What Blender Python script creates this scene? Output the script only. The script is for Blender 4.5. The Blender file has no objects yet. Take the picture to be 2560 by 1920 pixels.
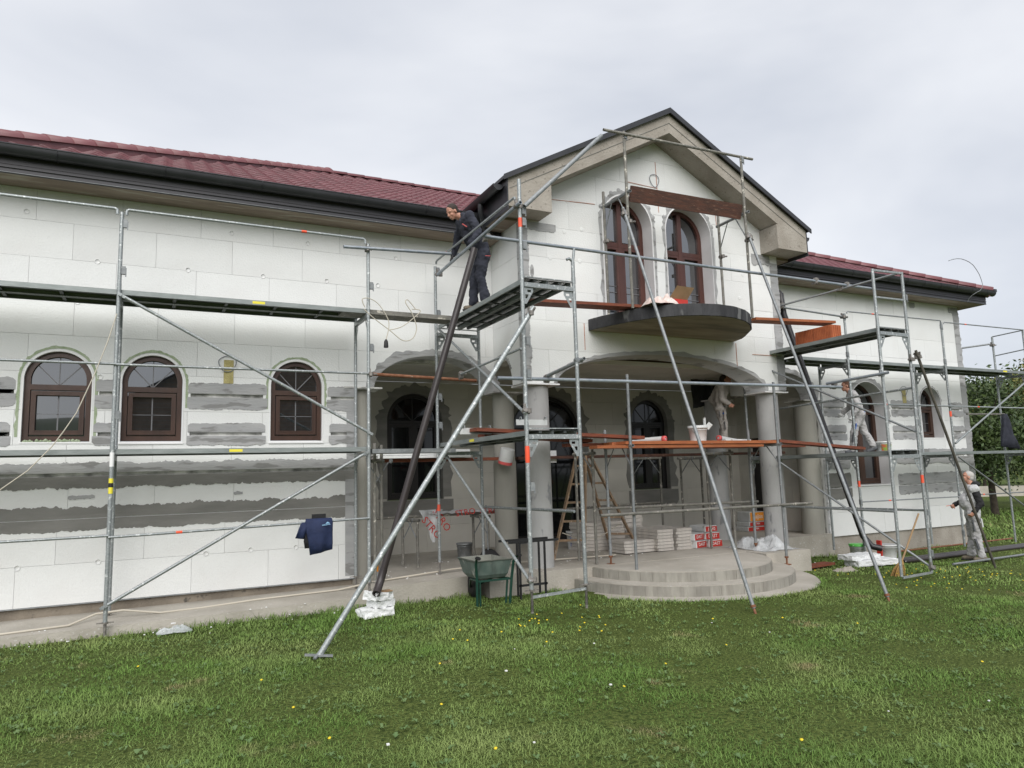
import bpy, bmesh, math, random
import numpy as np
from mathutils import Vector, Matrix, noise
from mathutils.geometry import tessellate_polygon
random.seed(7); np.random.seed(7)
S = bpy.context.scene
COL = S.collection
R = math.radians
PI = math.pi

# ------------------------------------------------------------------ camera
cam_d = bpy.data.cameras.new('camera'); cam = bpy.data.objects.new('camera', cam_d); COL.objects.link(cam)
_p, _r, _y = R(7.25), R(-1.67), R(26.7)
fw = Vector((math.sin(_y)*math.cos(_p), math.cos(_y)*math.cos(_p), math.sin(_p)))
r0 = Vector((math.cos(_y), -math.sin(_y), 0)); u0 = r0.cross(fw)
rr = r0*math.cos(_r)+u0*math.sin(_r); uu = -r0*math.sin(_r)+u0*math.cos(_r)
cam.matrix_world = Matrix(((rr.x, uu.x, -fw.x, 0), (rr.y, uu.y, -fw.y, 0), (rr.z, uu.z, -fw.z, 1.75), (0, 0, 0, 1)))
cam_d.sensor_width = 36; cam_d.lens = 24.96; cam_d.clip_end = 3000; cam_d.clip_start = .05
S.camera = cam

# ------------------------------------------------------------------ world and sun (overcast)
W = bpy.data.worlds.new('World'); S.world = W; W.use_nodes = True
nt = W.node_tree; nt.nodes.clear()
SUN_EL, SUN_AZ = R(40), R(202)      # high, behind the camera
def wn(t, **k):
    n = nt.nodes.new(t)
    for a, b in k.items(): setattr(n, a, b)
    return n
out = wn('ShaderNodeOutputWorld'); bg = wn('ShaderNodeBackground'); bg.inputs['Strength'].default_value = .1
sky = wn('ShaderNodeTexSky', sky_type='NISHITA', sun_disc=False); sky.sun_elevation = SUN_EL; sky.sun_rotation = SUN_AZ
tc = wn('ShaderNodeTexCoord'); mp = wn('ShaderNodeMapping'); mp.inputs['Scale'].default_value = (1, 1, 2.6)
mp.inputs['Location'].default_value = (3.1, 1.7, .3)
n1 = wn('ShaderNodeTexNoise'); n1.inputs['Scale'].default_value = 1.25; n1.inputs['Detail'].default_value = 5; n1.inputs['Roughness'].default_value = .5; n1.inputs['Distortion'].default_value = .4
ramp = wn('ShaderNodeValToRGB')
ramp.color_ramp.elements[0].position = .32; ramp.color_ramp.elements[0].color = (.50, .53, .595, 1)
ramp.color_ramp.elements[1].position = .68; ramp.color_ramp.elements[1].color = (.81, .82, .845, 1)
mul = wn('ShaderNodeVectorMath', operation='SCALE'); mul.inputs['Scale'].default_value = 5.4
mix = wn('ShaderNodeMix', data_type='RGBA'); mix.inputs[0].default_value = .93
for a, b in ((tc.outputs['Generated'], mp.inputs[0]), (mp.outputs[0], n1.inputs['Vector']), (n1.outputs['Fac'], ramp.inputs[0]),
             (ramp.outputs[0], mul.inputs[0]), (sky.outputs[0], mix.inputs[6]), (mul.outputs[0], mix.inputs[7]), (mix.outputs[2], bg.inputs[0]), (bg.outputs[0], out.inputs[0])):
    nt.links.new(a, b)
sd = bpy.data.lights.new('sun', 'SUN'); sd.energy = 1.5; sd.angle = R(60); sd.color = (1, .97, .93)
so = bpy.data.objects.new('sun', sd); COL.objects.link(so)
sdir = Vector((math.sin(SUN_AZ)*math.cos(SUN_EL), math.cos(SUN_AZ)*math.cos(SUN_EL), math.sin(SUN_EL)))
so.rotation_euler = sdir.to_track_quat('Z', 'Y').to_euler()
S.view_settings.view_transform = 'Standard'; S.view_settings.look = 'None'
S.view_settings.exposure = 1.13; S.view_settings.gamma = 1; S.view_settings.use_curve_mapping = False

# ------------------------------------------------------------------ materials
MATS = {}
def mat(name, c1, c2=None, scale=6, rough=.8, metal=0, bump=0, bscale=None, stretch=(1, 1, 1), spots=None, sscale=30, sthr=.62,
        rnd=0, detail=5, alpha=1, trans=0, spec=None, streak=None, attr=None, ramp=(.35, .65)):
    m = bpy.data.materials.new(name); m.use_nodes = True; t = m.node_tree; N = t.nodes; L = t.links
    b = N['Principled BSDF']; b.inputs['Roughness'].default_value = rough; b.inputs['Metallic'].default_value = metal
    if spec is not None: b.inputs['Specular IOR Level'].default_value = spec
    if alpha < 1: b.inputs['Alpha'].default_value = alpha
    if trans: b.inputs['Transmission Weight'].default_value = trans
    tc = N.new('ShaderNodeTexCoord'); mp = N.new('ShaderNodeMapping'); mp.inputs['Scale'].default_value = stretch
    L.new(tc.outputs['Object'], mp.inputs[0])
    def ns(sc, d=detail, vec=mp.outputs[0]):
        n = N.new('ShaderNodeTexNoise'); n.inputs['Scale'].default_value = sc; n.inputs['Detail'].default_value = d
        L.new(vec, n.inputs['Vector']); return n.outputs['Fac']
    def mx(fac, a, bb, mode='MIX'):
        x = N.new('ShaderNodeMix'); x.data_type = 'RGBA'; x.blend_type = mode
        for s_, v in ((x.inputs[0], fac), (x.inputs[6], a), (x.inputs[7], bb)):
            if isinstance(v, bpy.types.NodeSocket): L.new(v, s_)
            elif isinstance(v, (int, float)): s_.default_value = v
            else: s_.default_value = (*v, 1)
        return x.outputs[2]
    def rampf(src, lo, hi):
        r = N.new('ShaderNodeMapRange'); r.inputs[1].default_value = lo; r.inputs[2].default_value = hi; L.new(src, r.inputs[0]); return r.outputs[0]
    col = c1
    if c2 is not None: col = mx(rampf(ns(scale), *ramp), c1, c2)
    if spots is not None: col = mx(rampf(ns(sscale, 3), sthr, sthr+.06), col, spots)
    if streak is not None:
        m2 = N.new('ShaderNodeMapping'); m2.inputs['Scale'].default_value = streak[1]; L.new(tc.outputs['Object'], m2.inputs[0])
        col = mx(rampf(ns(1, 4, m2.outputs[0]), .5, .75), col, streak[0])
    if attr:
        a = N.new('ShaderNodeAttribute'); a.attribute_name = attr; v = N.new('ShaderNodeMapRange')
        v.inputs[3].default_value = .55; v.inputs[4].default_value = 1.5; L.new(a.outputs['Fac'], v.inputs[0])
        x = N.new('ShaderNodeVectorMath'); x.operation = 'SCALE'; L.new(v.outputs[0], x.inputs['Scale'])
        if isinstance(col, bpy.types.NodeSocket): L.new(col, x.inputs[0])
        else: x.inputs[0].default_value = col
        col = x.outputs[0]
    if rnd:
        o = N.new('ShaderNodeObjectInfo'); v = N.new('ShaderNodeMapRange'); v.inputs[3].default_value = 1-rnd; v.inputs[4].default_value = 1+rnd*.4
        L.new(o.outputs['Random'], v.inputs[0]); x = N.new('ShaderNodeVectorMath'); x.operation = 'SCALE'; L.new(v.outputs[0], x.inputs['Scale'])
        if isinstance(col, bpy.types.NodeSocket): L.new(col, x.inputs[0])
        else: x.inputs[0].default_value = col
        col = x.outputs[0]
    if isinstance(col, bpy.types.NodeSocket): L.new(col, b.inputs['Base Color'])
    else: b.inputs['Base Color'].default_value = (*col, 1)
    if bump:
        bp = N.new('ShaderNodeBump'); bp.inputs['Strength'].default_value = bump; bp.inputs['Distance'].default_value = .02
        L.new(ns(bscale or scale*4, 4), bp.inputs['Height']); L.new(bp.outputs[0], b.inputs['Normal'])
    MATS[name] = m; return m
eps = mat('polystyrene_white', (.80, .81, .80), (.74, .75, .74), 1.3, .85, bump=.25, bscale=45, rnd=.04, streak=((.755, .75, .735), (1.3, 1.3, .5)), spots=(.69, .70, .69), sscale=7, sthr=.72)
epsy = mat('polystyrene_porch_shade', (.58, .56, .505), (.50, .485, .44), 1.3, .85, bump=.12, bscale=60, rnd=.05)  # greyer polystyrene: the porch's shade is put into the base colour
eps_raw = mat('polystyrene_cut', (.82, .83, .83), (.74, .75, .75), 20, .9, bump=.5, bscale=90)
board = mat('polystyrene_board_stack', (.62, .58, .53), (.50, .47, .43), 14, .9, bump=.3, rnd=.1)
joint = mat('wall_backing', (.22, .22, .21), (.75, .74, .71), 5, .95)
joint_f = mat('foam_joint_backing', (.36, .17, .10), (.42, .38, .34), 1.1, .95)
mortar = mat('adhesive_mortar', (.33, .335, .34), (.41, .41, .41), 2.2, .85, bump=.35, bscale=16, stretch=(.6, .6, 2.5), spots=(.24, .24, .235), sscale=4, sthr=.55)
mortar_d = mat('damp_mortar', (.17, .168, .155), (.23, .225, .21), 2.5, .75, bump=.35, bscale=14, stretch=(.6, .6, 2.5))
conc = mat('raw_concrete', (.29, .26, .222), (.38, .348, .305), 2.5, .9, bump=.5, bscale=25, spots=(.19, .17, .145), sscale=22, sthr=.64, detail=8)
conc_s = mat('soffit_concrete', (.30, .245, .19), (.22, .17, .135), 3, .9, bump=.4, bscale=18, spots=(.36, .32, .26), sscale=4, sthr=.6, stretch=(.35, 3, 1))
plin = mat('plinth_concrete', (.17, .145, .115), (.25, .215, .17), 3, .95, bump=.6, bscale=25, spots=(.10, .09, .075), sscale=7, sthr=.62, detail=8)
conc_p = mat('porch_concrete', (.34, .315, .27), (.44, .41, .36), 1.6, .9, bump=.4, bscale=30, spots=(.52, .51, .49), sscale=26, sthr=.66, detail=8)
conc_r = mat('step_riser_concrete', (.33, .315, .275), (.24, .228, .20), 5, .9, bump=.5, bscale=20, detail=8, streak=((.20, .185, .16), (9, 9, 1.2)), stretch=(1, 1, .35))
conc_c = mat('column_plaster', (.34, .34, .335), (.43, .43, .425), 2.2, .85, bump=.25, bscale=20, spots=(.21, .215, .22), sscale=5, sthr=.64, stretch=(1, 1, .5))
conc_c2 = mat('column_concrete_warm', (.30, .29, .255), (.37, .36, .32), 2.2, .85, bump=.25, bscale=20, stretch=(1, 1, .4))
bal = mat('bitumen_edge', (.012, .012, .014), (.040, .040, .044), 4, .7, bump=.6, bscale=22, spots=(.13, .13, .13), sscale=5, sthr=.58, stretch=(1, 1, .35))
bal_u = mat('balcony_underside', (.32, .29, .22), (.15, .14, .11), 2.5, .85, bump=.5, bscale=14, spots=(.22, .2, .15), sscale=6, sthr=.62, stretch=(.35, 1.6, 1))
bal_t = mat('balcony_top', (.12, .115, .10), (.07, .068, .06), 6, .9, bump=.5)
tile_m = mat('red_roof_tile', (.125, .036, .045), (.17, .058, .068), 3, .45, bump=.2, rnd=.22, spots=(.21, .10, .10), sscale=9, sthr=.66)
ridge_m = mat('red_ridge_tile', (.175, .060, .066), (.21, .082, .088), 2, .45, rnd=.12)
roof_u = mat('roof_underlay', (.05, .02, .02), None, rough=.9)
darkm = mat('dark_sheet_metal', (.022, .023, .027), (.034, .035, .040), 3, .42, bump=.05)
fasc = mat('fascia_sheet', (.036, .035, .042), (.05, .048, .056), 3, .5, bump=.05, stretch=(.2, 1, 1))
galv = mat('galvanised_steel', (.27, .295, .30), (.38, .405, .41), 45, .48, metal=.45, bump=.1, rnd=.15, spots=(.60, .62, .62), sscale=26, sthr=.60)
galv_d = mat('galvanised_dull', (.22, .235, .245), (.30, .315, .32), 20, .55, metal=.4, bump=.1, spots=(.55, .55, .53), sscale=28, sthr=.69, rnd=.2)
galv_b = mat('blue_grey_tube', (.25, .285, .325), (.34, .37, .40), 15, .45, metal=.35, rnd=.1)
oldtube = mat('mortar_splashed_tube', (.16, .155, .14), (.25, .24, .21), 12, .7, metal=.2, bump=.3, spots=(.56, .53, .46), sscale=16, sthr=.62, rnd=.2)
rust = mat('rusty_tube', (.17, .065, .03), (.27, .13, .075), 14, .8, metal=.2, bump=.3, spots=(.48, .42, .36), sscale=18, sthr=.66)
deck_m = mat('steel_deck', (.22, .245, .24), (.29, .315, .31), 5, .5, metal=.35, bump=.1, rnd=.1, stretch=(1, 1, 4))
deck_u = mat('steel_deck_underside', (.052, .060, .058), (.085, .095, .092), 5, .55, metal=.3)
clampm = mat('coupler_steel', (.15, .14, .13), (.28, .26, .24), 30, .6, metal=.4)
wood_r = mat('shuttering_plank', (.25, .065, .028), (.155, .045, .025), 5, .7, bump=.35, bscale=30, stretch=(1, 6, 6), spots=(.32, .16, .08), sscale=10, sthr=.66, rnd=.15)
wood_o = mat('orange_plank', (.42, .135, .045), (.30, .085, .03), 5, .7, bump=.3, bscale=30, stretch=(1, 6, 6), spots=(.48, .30, .18), sscale=10, sthr=.66, rnd=.12)
wood_b = mat('brown_plank', (.105, .040, .024), (.055, .026, .018), 5, .75, bump=.4, bscale=24, stretch=(1, 7, 7), spots=(.16, .09, .06), sscale=8, sthr=.62)
wood_l = mat('ladder_wood', (.30, .20, .12), (.19, .135, .09), 8, .8, bump=.3, stretch=(3, 3, .6), spots=(.50, .46, .40), sscale=14, sthr=.64)
wood_k = mat('bark_pole', (.065, .06, .048), (.11, .10, .08), 12, .9, bump=.8, bscale=20, stretch=(1, 1, .3))
frame_m = mat('brown_window_frame', (.043, .020, .013), (.064, .030, .019), 6, .38, bump=.08, stretch=(1, 1, .4))
frame_b = mat('red_brown_window_frame', (.070, .027, .021), (.098, .038, .029), 6, .38, stretch=(1, 1, .4))
frame_k = mat('black_brown_window_frame', (.012, .010, .010), None, rough=.4)
bar_m = mat('glazing_bar_grey', (.16, .16, .17), None, rough=.5)
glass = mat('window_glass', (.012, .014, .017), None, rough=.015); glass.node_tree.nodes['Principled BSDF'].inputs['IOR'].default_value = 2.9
glass_d = mat('shaded_window_glass', (.006, .007, .008), None, rough=.05)  # darker copy of the window glass with the porch shade put into it
foam_g = mat('green_foam', (.30, .37, .235), (.40, .46, .33), 14, .9, bump=.6)
foam_y = mat('yellow_foam', (.50, .44, .20), (.36, .31, .13), 14, .9, bump=.6)
white_p = mat('white_trim', (.80, .80, .80), None, rough=.5)
reveal = mat('white_reveal', (.70, .69, .70), (.76, .75, .76), 4, .85)
pipe_m = mat('brown_downpipe', (.034, .027, .028), (.045, .037, .037), 3, .35)
pipe_k = mat('black_downpipe', (.020, .019, .021), None, rough=.35)
orange = mat('orange_paint', (.85, .10, .04), None, rough=.6)
yellow = mat('yellow_sticker', (.80, .70, .05), None, rough=.5)
black = mat('black_rubber', (.012, .012, .013), None, rough=.6)
black_p = mat('black_plastic_sheet', (.010, .011, .012), None, rough=.55)
plast_w = mat('white_plastic', (.68, .69, .69), (.58, .59, .58), 6, .45, spots=(.42, .40, .36), sscale=9, sthr=.64)
plast_g = mat('green_lid', (.10, .52, .07), None, rough=.4)
plast_r = mat('pink_red_plastic', (.70, .12, .12), None, rough=.5)
cable_m = mat('cream_cable', (.52, .48, .40), None, rough=.6)
cable_g = mat('grey_cable', (.20, .21, .24), None, rough=.6)
terra = mat('terracotta_brick', (.46, .135, .05), (.36, .10, .04), 8, .85, bump=.3)
card = mat('cardboard', (.38, .25, .14), (.30, .19, .10), 5, .85)
red_p = mat('red_print', (.55, .035, .025), (.45, .03, .02), 6, .55)
white_t = mat('white_lettering', (.80, .80, .78), None, rough=.6)
film = mat('clear_plastic_film', (.75, .78, .80), (.60, .64, .66), 9, .2, alpha=.5, bump=.8, bscale=9)
film_w = mat('milky_plastic_film', (.68, .70, .72), (.55, .57, .58), 9, .25, alpha=.72, bump=.8, bscale=9)
skin = mat('skin', (.50, .265, .185), (.44, .21, .145), 14, .55)
hair_k = mat('dark_cropped_hair', (.035, .025, .02), None, rough=.8)
hair_w = mat('white_hair', (.44, .42, .40), None, rough=.8)
hair_b = mat('reddish_cropped_hair', (.13, .06, .035), None, rough=.8)
navy = mat('navy_fleece', (.020, .022, .034), (.032, .035, .050), 8, .9, bump=.5, bscale=14)
grey_l = mat('light_grey_workwear', (.46, .45, .45), (.36, .355, .36), 7, .9, bump=.5, bscale=14)
vest_m = mat('pale_grey_vest', (.60, .60, .61), (.48, .48, .49), 7, .9, bump=.5, bscale=14)
grey_w = mat('dusty_beige_workwear', (.43, .40, .37), (.34, .315, .29), 7, .9, bump=.5, bscale=14)
grey_d = mat('dark_grey_patch', (.085, .09, .10), (.12, .125, .135), 8, .9, bump=.4)
grey_k = mat('black_hoodie', (.012, .012, .014), (.02, .02, .022), 8, .9, bump=.5)
blue_p = mat('blue_patch', (.03, .13, .50), None, rough=.85)
navy_j = mat('navy_jacket_cloth', (.008, .016, .055), (.013, .024, .075), 9, .8, bump=.6, bscale=12)
shoe_m = mat('dusty_work_shoe', (.20, .17, .125), (.12, .10, .08), 12, .9, bump=.4)
wb_m = mat('green_grey_barrow_tray', (.09, .13, .115), (.15, .19, .17), 6, .6, spots=(.36, .36, .32), sscale=8, sthr=.62, streak=((.08, .10, .09), (14, 14, 1)))
wb_i = mat('barrow_mortar_residue', (.25, .255, .22), (.17, .175, .15), 5, .9)
green_t = mat('dark_green_tube', (.010, .05, .035), None, rough=.45)
tin = mat('galvanised_bucket', (.20, .21, .215), (.30, .31, .315), 12, .45, metal=.6)
straw = mat('straw_broom', (.46, .29, .10), (.33, .20, .07), 20, .9, bump=.5, stretch=(4, 4, .5))
stick = mat('broom_handle_wood', (.50, .33, .19), None, rough=.7)
trunk_m = mat('tree_bark', (.07, .055, .04), (.035, .028, .02), 10, .95, bump=.6)
leaf_m = mat('tree_leaf', (.035, .065, .020), (.075, .11, .030), .9, .6, rnd=0, attr='rnd')
leaf_y = mat('yellowing_leaf', (.10, .13, .030), (.20, .17, .035), .9, .6, attr='rnd')
grass_m = mat('grass_blade', (.115, .195, .045), (.205, .262, .088), .7, .7, spec=.15, attr='rnd', spots=(.25, .225, .11), sscale=1.1, sthr=.64, ramp=(.4, .68))
soil_m = mat('lawn_soil', (.034, .054, .013), (.120, .150, .040), 38, .95, spec=.1, bump=1, bscale=60, spots=(.12, .13, .045), sscale=1.1, sthr=.68, detail=10)
lawn_far = MATS['lawn_soil']
flower = mat('dandelion_yellow', (.80, .62, .03), None, rough=.8)
brick_m = mat('grey_brown_brick', (.17, .12, .09), (.24, .18, .14), 3, .9, rnd=.1)
hill_m = mat('wooded_hill', (.035, .055, .030), (.06, .08, .04), .05, .95)
peb = mat('polystyrene_crumb', (.8, .8, .79), None, rough=.9)

# ------------------------------------------------------------------ helpers
ORG = {}
def tag(o, label=None, cat=None, group=None, kind=None):
    for k, v in (('label', label), ('category', cat), ('group', group), ('kind', kind)):
        if v: o[k] = v
    return o
def thing(name, label, cat, loc=(0, 0, 0), group=None):
    o = bpy.data.objects.new(name, None); COL.objects.link(o); o.location = loc; o.empty_display_size = .1
    ORG[o.name] = Vector(loc); return tag(o, label, cat, group)
def V(*a): return Vector(a)
class MB:
    def __init__(s): s.v = []; s.f = []; s.sm = []
    def add(s, vs, fs, smooth=False):
        n = len(s.v); s.v += [tuple(v) for v in vs]; s.f += [tuple(i+n for i in f) for f in fs]; s.sm += [smooth]*len(fs); return s
    def box(s, a, b, M=None):
        (x0, y0, z0), (x1, y1, z1) = a, b
        vs = [V(x, y, z) for z in (z0, z1) for x, y in ((x0, y0), (x1, y0), (x1, y1), (x0, y1))]
        if M: vs = [M @ v for v in vs]
        return s.add(vs, [(3, 2, 1, 0), (4, 5, 6, 7), (0, 1, 5, 4), (1, 2, 6, 5), (2, 3, 7, 6), (3, 0, 4, 7)])
    def bar(s, p, q, w, h, up=(0, 0, 1)):
        p = Vector(p); q = Vector(q); d = q-p; L = d.length; d = d/L; u = Vector(up); x = d.cross(u)
        if x.length < 1e-4: x = d.cross(V(1, 0, 0))
        x.normalize(); z = x.cross(d)
        vs = [p+d*t*L+x*a*w/2+z*b*h/2 for t in (0, 1) for a, b in ((-1, -1), (1, -1), (1, 1), (-1, 1))]
        return s.add(vs, [(0, 1, 2, 3), (7, 6, 5, 4), (1, 0, 4, 5), (2, 1, 5, 6), (3, 2, 6, 7), (0, 3, 7, 4)])
    def tube(s, p, q, r, n=10, r2=None, caps=True, hollow=False):
        return s.path([p, q], r, n, r2=r2, caps=caps, hollow=hollow)
    def path(s, pts, r, n=8, r2=None, caps=True, hollow=False):
        pts = [Vector(p) for p in pts]; k = len(pts); base = len(s.v)
        t0 = (pts[1]-pts[0]).normalized(); a = t0.cross(V(0, 0, 1))
        if a.length < 1e-3: a = t0.cross(V(1, 0, 0))
        a.normalize(); vs = []; fs = []
        for i, p in enumerate(pts):
            t = ((pts[min(i+1, k-1)]-p).normalized() + (p-pts[max(i-1, 0)]).normalized())
            t = t.normalized() if t.length > 1e-6 else t0
            a = (a-t*a.dot(t)).normalized(); b = t.cross(a)
            rad = r if r2 is None else r+(r2-r)*i/(k-1)
            vs += [p+(a*math.cos(2*PI*j/n)+b*math.sin(2*PI*j/n))*rad for j in range(n)]
        for i in range(k-1):
            for j in range(n): fs.append((i*n+j, i*n+(j+1) % n, (i+1)*n+(j+1) % n, (i+1)*n+j))
        s.add(vs, fs, True)
        if hollow:
            for e, (i, sg) in enumerate(((0, -1), (k-1, 1))):
                c = pts[i]; t = (pts[1]-pts[0]).normalized() if i == 0 else (pts[-1]-pts[-2]).normalized()
                ring = vs[i*n:(i+1)*n]; inn = [c+(v-c)*.78 for v in ring]; deep = [v-t*sg*r*3 for v in inn]
                s.add(ring+inn+deep, [(j, (j+1) % n, n+(j+1) % n, n+j) for j in range(n)]+[(n+j, n+(j+1) % n, 2*n+(j+1) % n, 2*n+j) for j in range(n)]+[tuple(range(2*n, 3*n))])
        elif caps: s.add(vs[:n], [tuple(range(n))[::-1]]); s.add(vs[-n:], [tuple(range(n))])
        return s
    def lathe(s, c, prof, n=24, axis=None, caps=True, a0=0, a1=2*PI):
        M = Matrix.Translation(Vector(c))
        if axis is not None: M = M @ Vector(axis).to_track_quat('Z', 'Y').to_matrix().to_4x4()
        full = abs(a1-a0-2*PI) < 1e-6; m = n if full else n+1; vs = []; fs = []
        for r, z in prof:
            vs += [M @ V(r*math.cos(a0+(a1-a0)*j/n), r*math.sin(a0+(a1-a0)*j/n), z) for j in range(m)]
        for i in range(len(prof)-1):
            for j in range(n): k = (j+1) % m; fs.append((i*m+j, i*m+k, (i+1)*m+k, (i+1)*m+j))
        s.add(vs, fs, True)
        if caps and full:
            if prof[0][0] > 1e-4: s.add(vs[:m], [tuple(range(m))[::-1]])
            if prof[-1][0] > 1e-4: s.add(vs[-m:], [tuple(range(m))])
        return s
    def build(s, name, m, parent=None, label=None, cat=None, group=None, kind=None, loc=None):
        org = ORG[parent.name] if parent else Vector(loc or (0, 0, 0))
        me = bpy.data.meshes.new(name); me.from_pydata([(v[0]-org.x, v[1]-org.y, v[2]-org.z) for v in s.v], [], s.f)
        me.polygons.foreach_set('use_smooth', s.sm); me.materials.append(m); me.update()
        o = bpy.data.objects.new(name, me); COL.objects.link(o)
        if parent: o.parent = parent
        else: o.location = org
        ORG[o.name] = org
        return tag(o, label, cat, group, kind)
def tube(parent, name, p, q, r, m, **k):
    return MB().tube(p, q, r, hollow=r > .02, n=10 if r > .015 else 6).build(name, m, parent, **k)

# --- 2D regions mapped to walls
def FY(Y): return lambda u, v, d: V(u, Y+d, v)          # wall facing -Y
def FX(X): return lambda u, v, d: V(X+d, u, v)          # wall facing -X
def FZ(Z): return lambda u, v, d: V(u, v, Z-d)
def tess(outer, holes=()):
    loops = [[V(x, y, 0) for x, y in l] for l in (outer, *holes)]
    flat = [p for l in loops for p in l]; tr = tessellate_polygon(loops)
    return flat, [t for t in tr]
def slab(f, outer, holes, d0, d1, mb=None):
    mb = mb or MB(); flat, tr = tess(outer, holes); n = len(flat)
    vs = [f(p.x, p.y, d0) for p in flat]+[f(p.x, p.y, d1) for p in flat]
    fs = [tuple(t) for t in tr]+[(t[0]+n, t[2]+n, t[1]+n) for t in tr]
    k = 0
    for l in (outer, *holes):
        m = len(l); fs += [(k+i, k+(i+1) % m, k+(i+1) % m+n, k+i+n) for i in range(m)]; k += m
    return mb.add(vs, fs)
def arch(cx, w, z0, zs, rise=None, n=20):
    rise = w/2 if rise is None else rise
    return [(cx-w/2, z0), (cx+w/2, z0), (cx+w/2, zs)]+[(cx+w/2*math.cos(a), zs+rise*math.sin(a)) for a in [PI*i/n for i in range(1, n)]]+[(cx-w/2, zs)]
def clip(poly, x0, x1, y0, y1):
    for ax, lim, sg in ((0, x0, 1), (0, x1, -1), (1, y0, 1), (1, y1, -1)):
        o = []; m = len(poly)
        for i in range(m):
            a, b = poly[i], poly[(i+1) % m]; da, db = sg*(a[ax]-lim), sg*(b[ax]-lim)
            if da >= 0: o.append(a)
            if (da >= 0) != (db >= 0):
                t = da/(da-db); o.append((a[0]+(b[0]-a[0])*t, a[1]+(b[1]-a[1])*t))
        poly = o
        if len(poly) < 3: return []
    return poly
def panels(f, outer, holes, parent, m, rows, bw=1.0, t=.05, gap=.003, off=0, name='panel', jit=.06, u0=None):
    flat, tr = tess(outer, holes); tris = [[(flat[i].x, flat[i].y) for i in q] for q in tr]
    us = [p[0] for p in outer]; lo, hi = min(us), max(us)
    for ri in range(len(rows)-1):
        y0, y1 = rows[ri]+gap/2, rows[ri+1]-gap/2; x = (lo if u0 is None else u0)-((ri+off) % 2)*bw/2-bw
        rng = random.Random(ri*31+int(abs(lo)*10)); x += rng.uniform(-jit, jit)
        while x < hi:
            x0, x1 = x+gap/2, x+bw-gap/2; x += bw
            ps = [c for c in (clip(q, x0, x1, y0, y1) for q in tris) if len(c) > 2]
            if not ps: continue
            bm = bmesh.new(); dd = rng.uniform(-.002, .002)
            for p in ps:
                try: bm.faces.new([bm.verts.new(f(a, b, dd)) for a, b in p])
                except Exception: pass
            bmesh.ops.remove_doubles(bm, verts=bm.verts, dist=2e-4)
            bmesh.ops.dissolve_degenerate(bm, dist=1e-4, edges=bm.edges)
            if not bm.faces: bm.free(); continue
            area = sum(q.calc_area() for q in bm.faces)
            if area < .002: bm.free(); continue
            be = [e for e in bm.edges if len(e.link_faces) == 1]; nv = (f(0, 0, t)-f(0, 0, 0)); mp_ = {}
            for e in be:
                for v in e.verts:
                    if v not in mp_: mp_[v] = bm.verts.new(v.co+nv)
            for e in be:
                a, b = e.verts
                try: bm.faces.new((a, b, mp_[b], mp_[a]))
                except Exception: pass
            me = bpy.data.meshes.new(name); org = ORG[parent.name]
            c = sum((v.co for v in bm.verts), V(0, 0, 0))/len(bm.verts)
            for v in bm.verts: v.co -= c
            bm.to_mesh(me); bm.free(); me.materials.append(m)
            o = bpy.data.objects.new(name, me); COL.objects.link(o); o.parent = parent; o.location = c-org; ORG[o.name] = c
RC = 0
def ragged(f, parent, x0, x1, ztop, zbot, rag='both', amp=.03, d=-.004, m=None, seed=0, ends=True, name='mortar_patch', t=.005):
    """a smear of adhesive: ragged edges at top / bottom, straight elsewhere"""
    global RC
    RC += 1; d = d-.00055*(RC % 17)
    m = m or mortar; n = max(8, int(abs(x1-x0)/.016)); top = []; bot = []
    for i in range(n+1):
        x = x0+(x1-x0)*i/n; a = .8*noise.noise((x*3.1+seed, seed*1.7, 0))+.6*noise.noise((x*9+seed, 0, seed))+.45*noise.noise((x*27+seed, 3, seed))+.35*noise.noise((x*61+seed, 3, seed))
        b = .8*noise.noise((x*2.7-seed, 9, seed))+.6*noise.noise((x*10-seed, 5, seed))+.45*noise.noise((x*29+seed, 7, seed))+.35*noise.noise((x*67+seed, 7, seed))
        e = 1
        if ends: e = min(1, min(i, n-i)/5+.55)
        mid = (ztop+zbot)/2
        top.append((x, mid+(ztop-mid)*e+amp*a if rag in ('both', 'top') else ztop)); bot.append((x, mid+(zbot-mid)*e+amp*b if rag in ('both', 'bot') else zbot))
    mb = MB(); k = n+1
    vs = [f(a, b, d) for a, b in top]+[f(a, b, d) for a, b in bot]+[f(a, b, d+t) for a, b in top]+[f(a, b, d+t) for a, b in bot]
    fs = []
    for i in range(n):
        fs += [(i, i+1, k+i+1, k+i), (i, 2*k+i, 2*k+i+1, i+1), (k+i, k+i+1, 3*k+i+1, 3*k+i)]
    fs += [(0, k, 3*k, 2*k), (n, 2*k+n, 3*k+n, k+n)]
    mb.add(vs, fs); return mb.build(name, m, parent)
def ragged_v(f, parent, zb, zt, x0, x1, rag='right', amp=.03, d=-.004, m=None, seed=0, name='mortar_patch'):
    g = lambda u, v, dd: f(v, u, dd)
    return ragged(g, parent, zb, zt, x1, x0, {'right': 'top', 'left': 'bot', 'both': 'both'}[rag], amp, d, m, seed, False, name)
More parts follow.
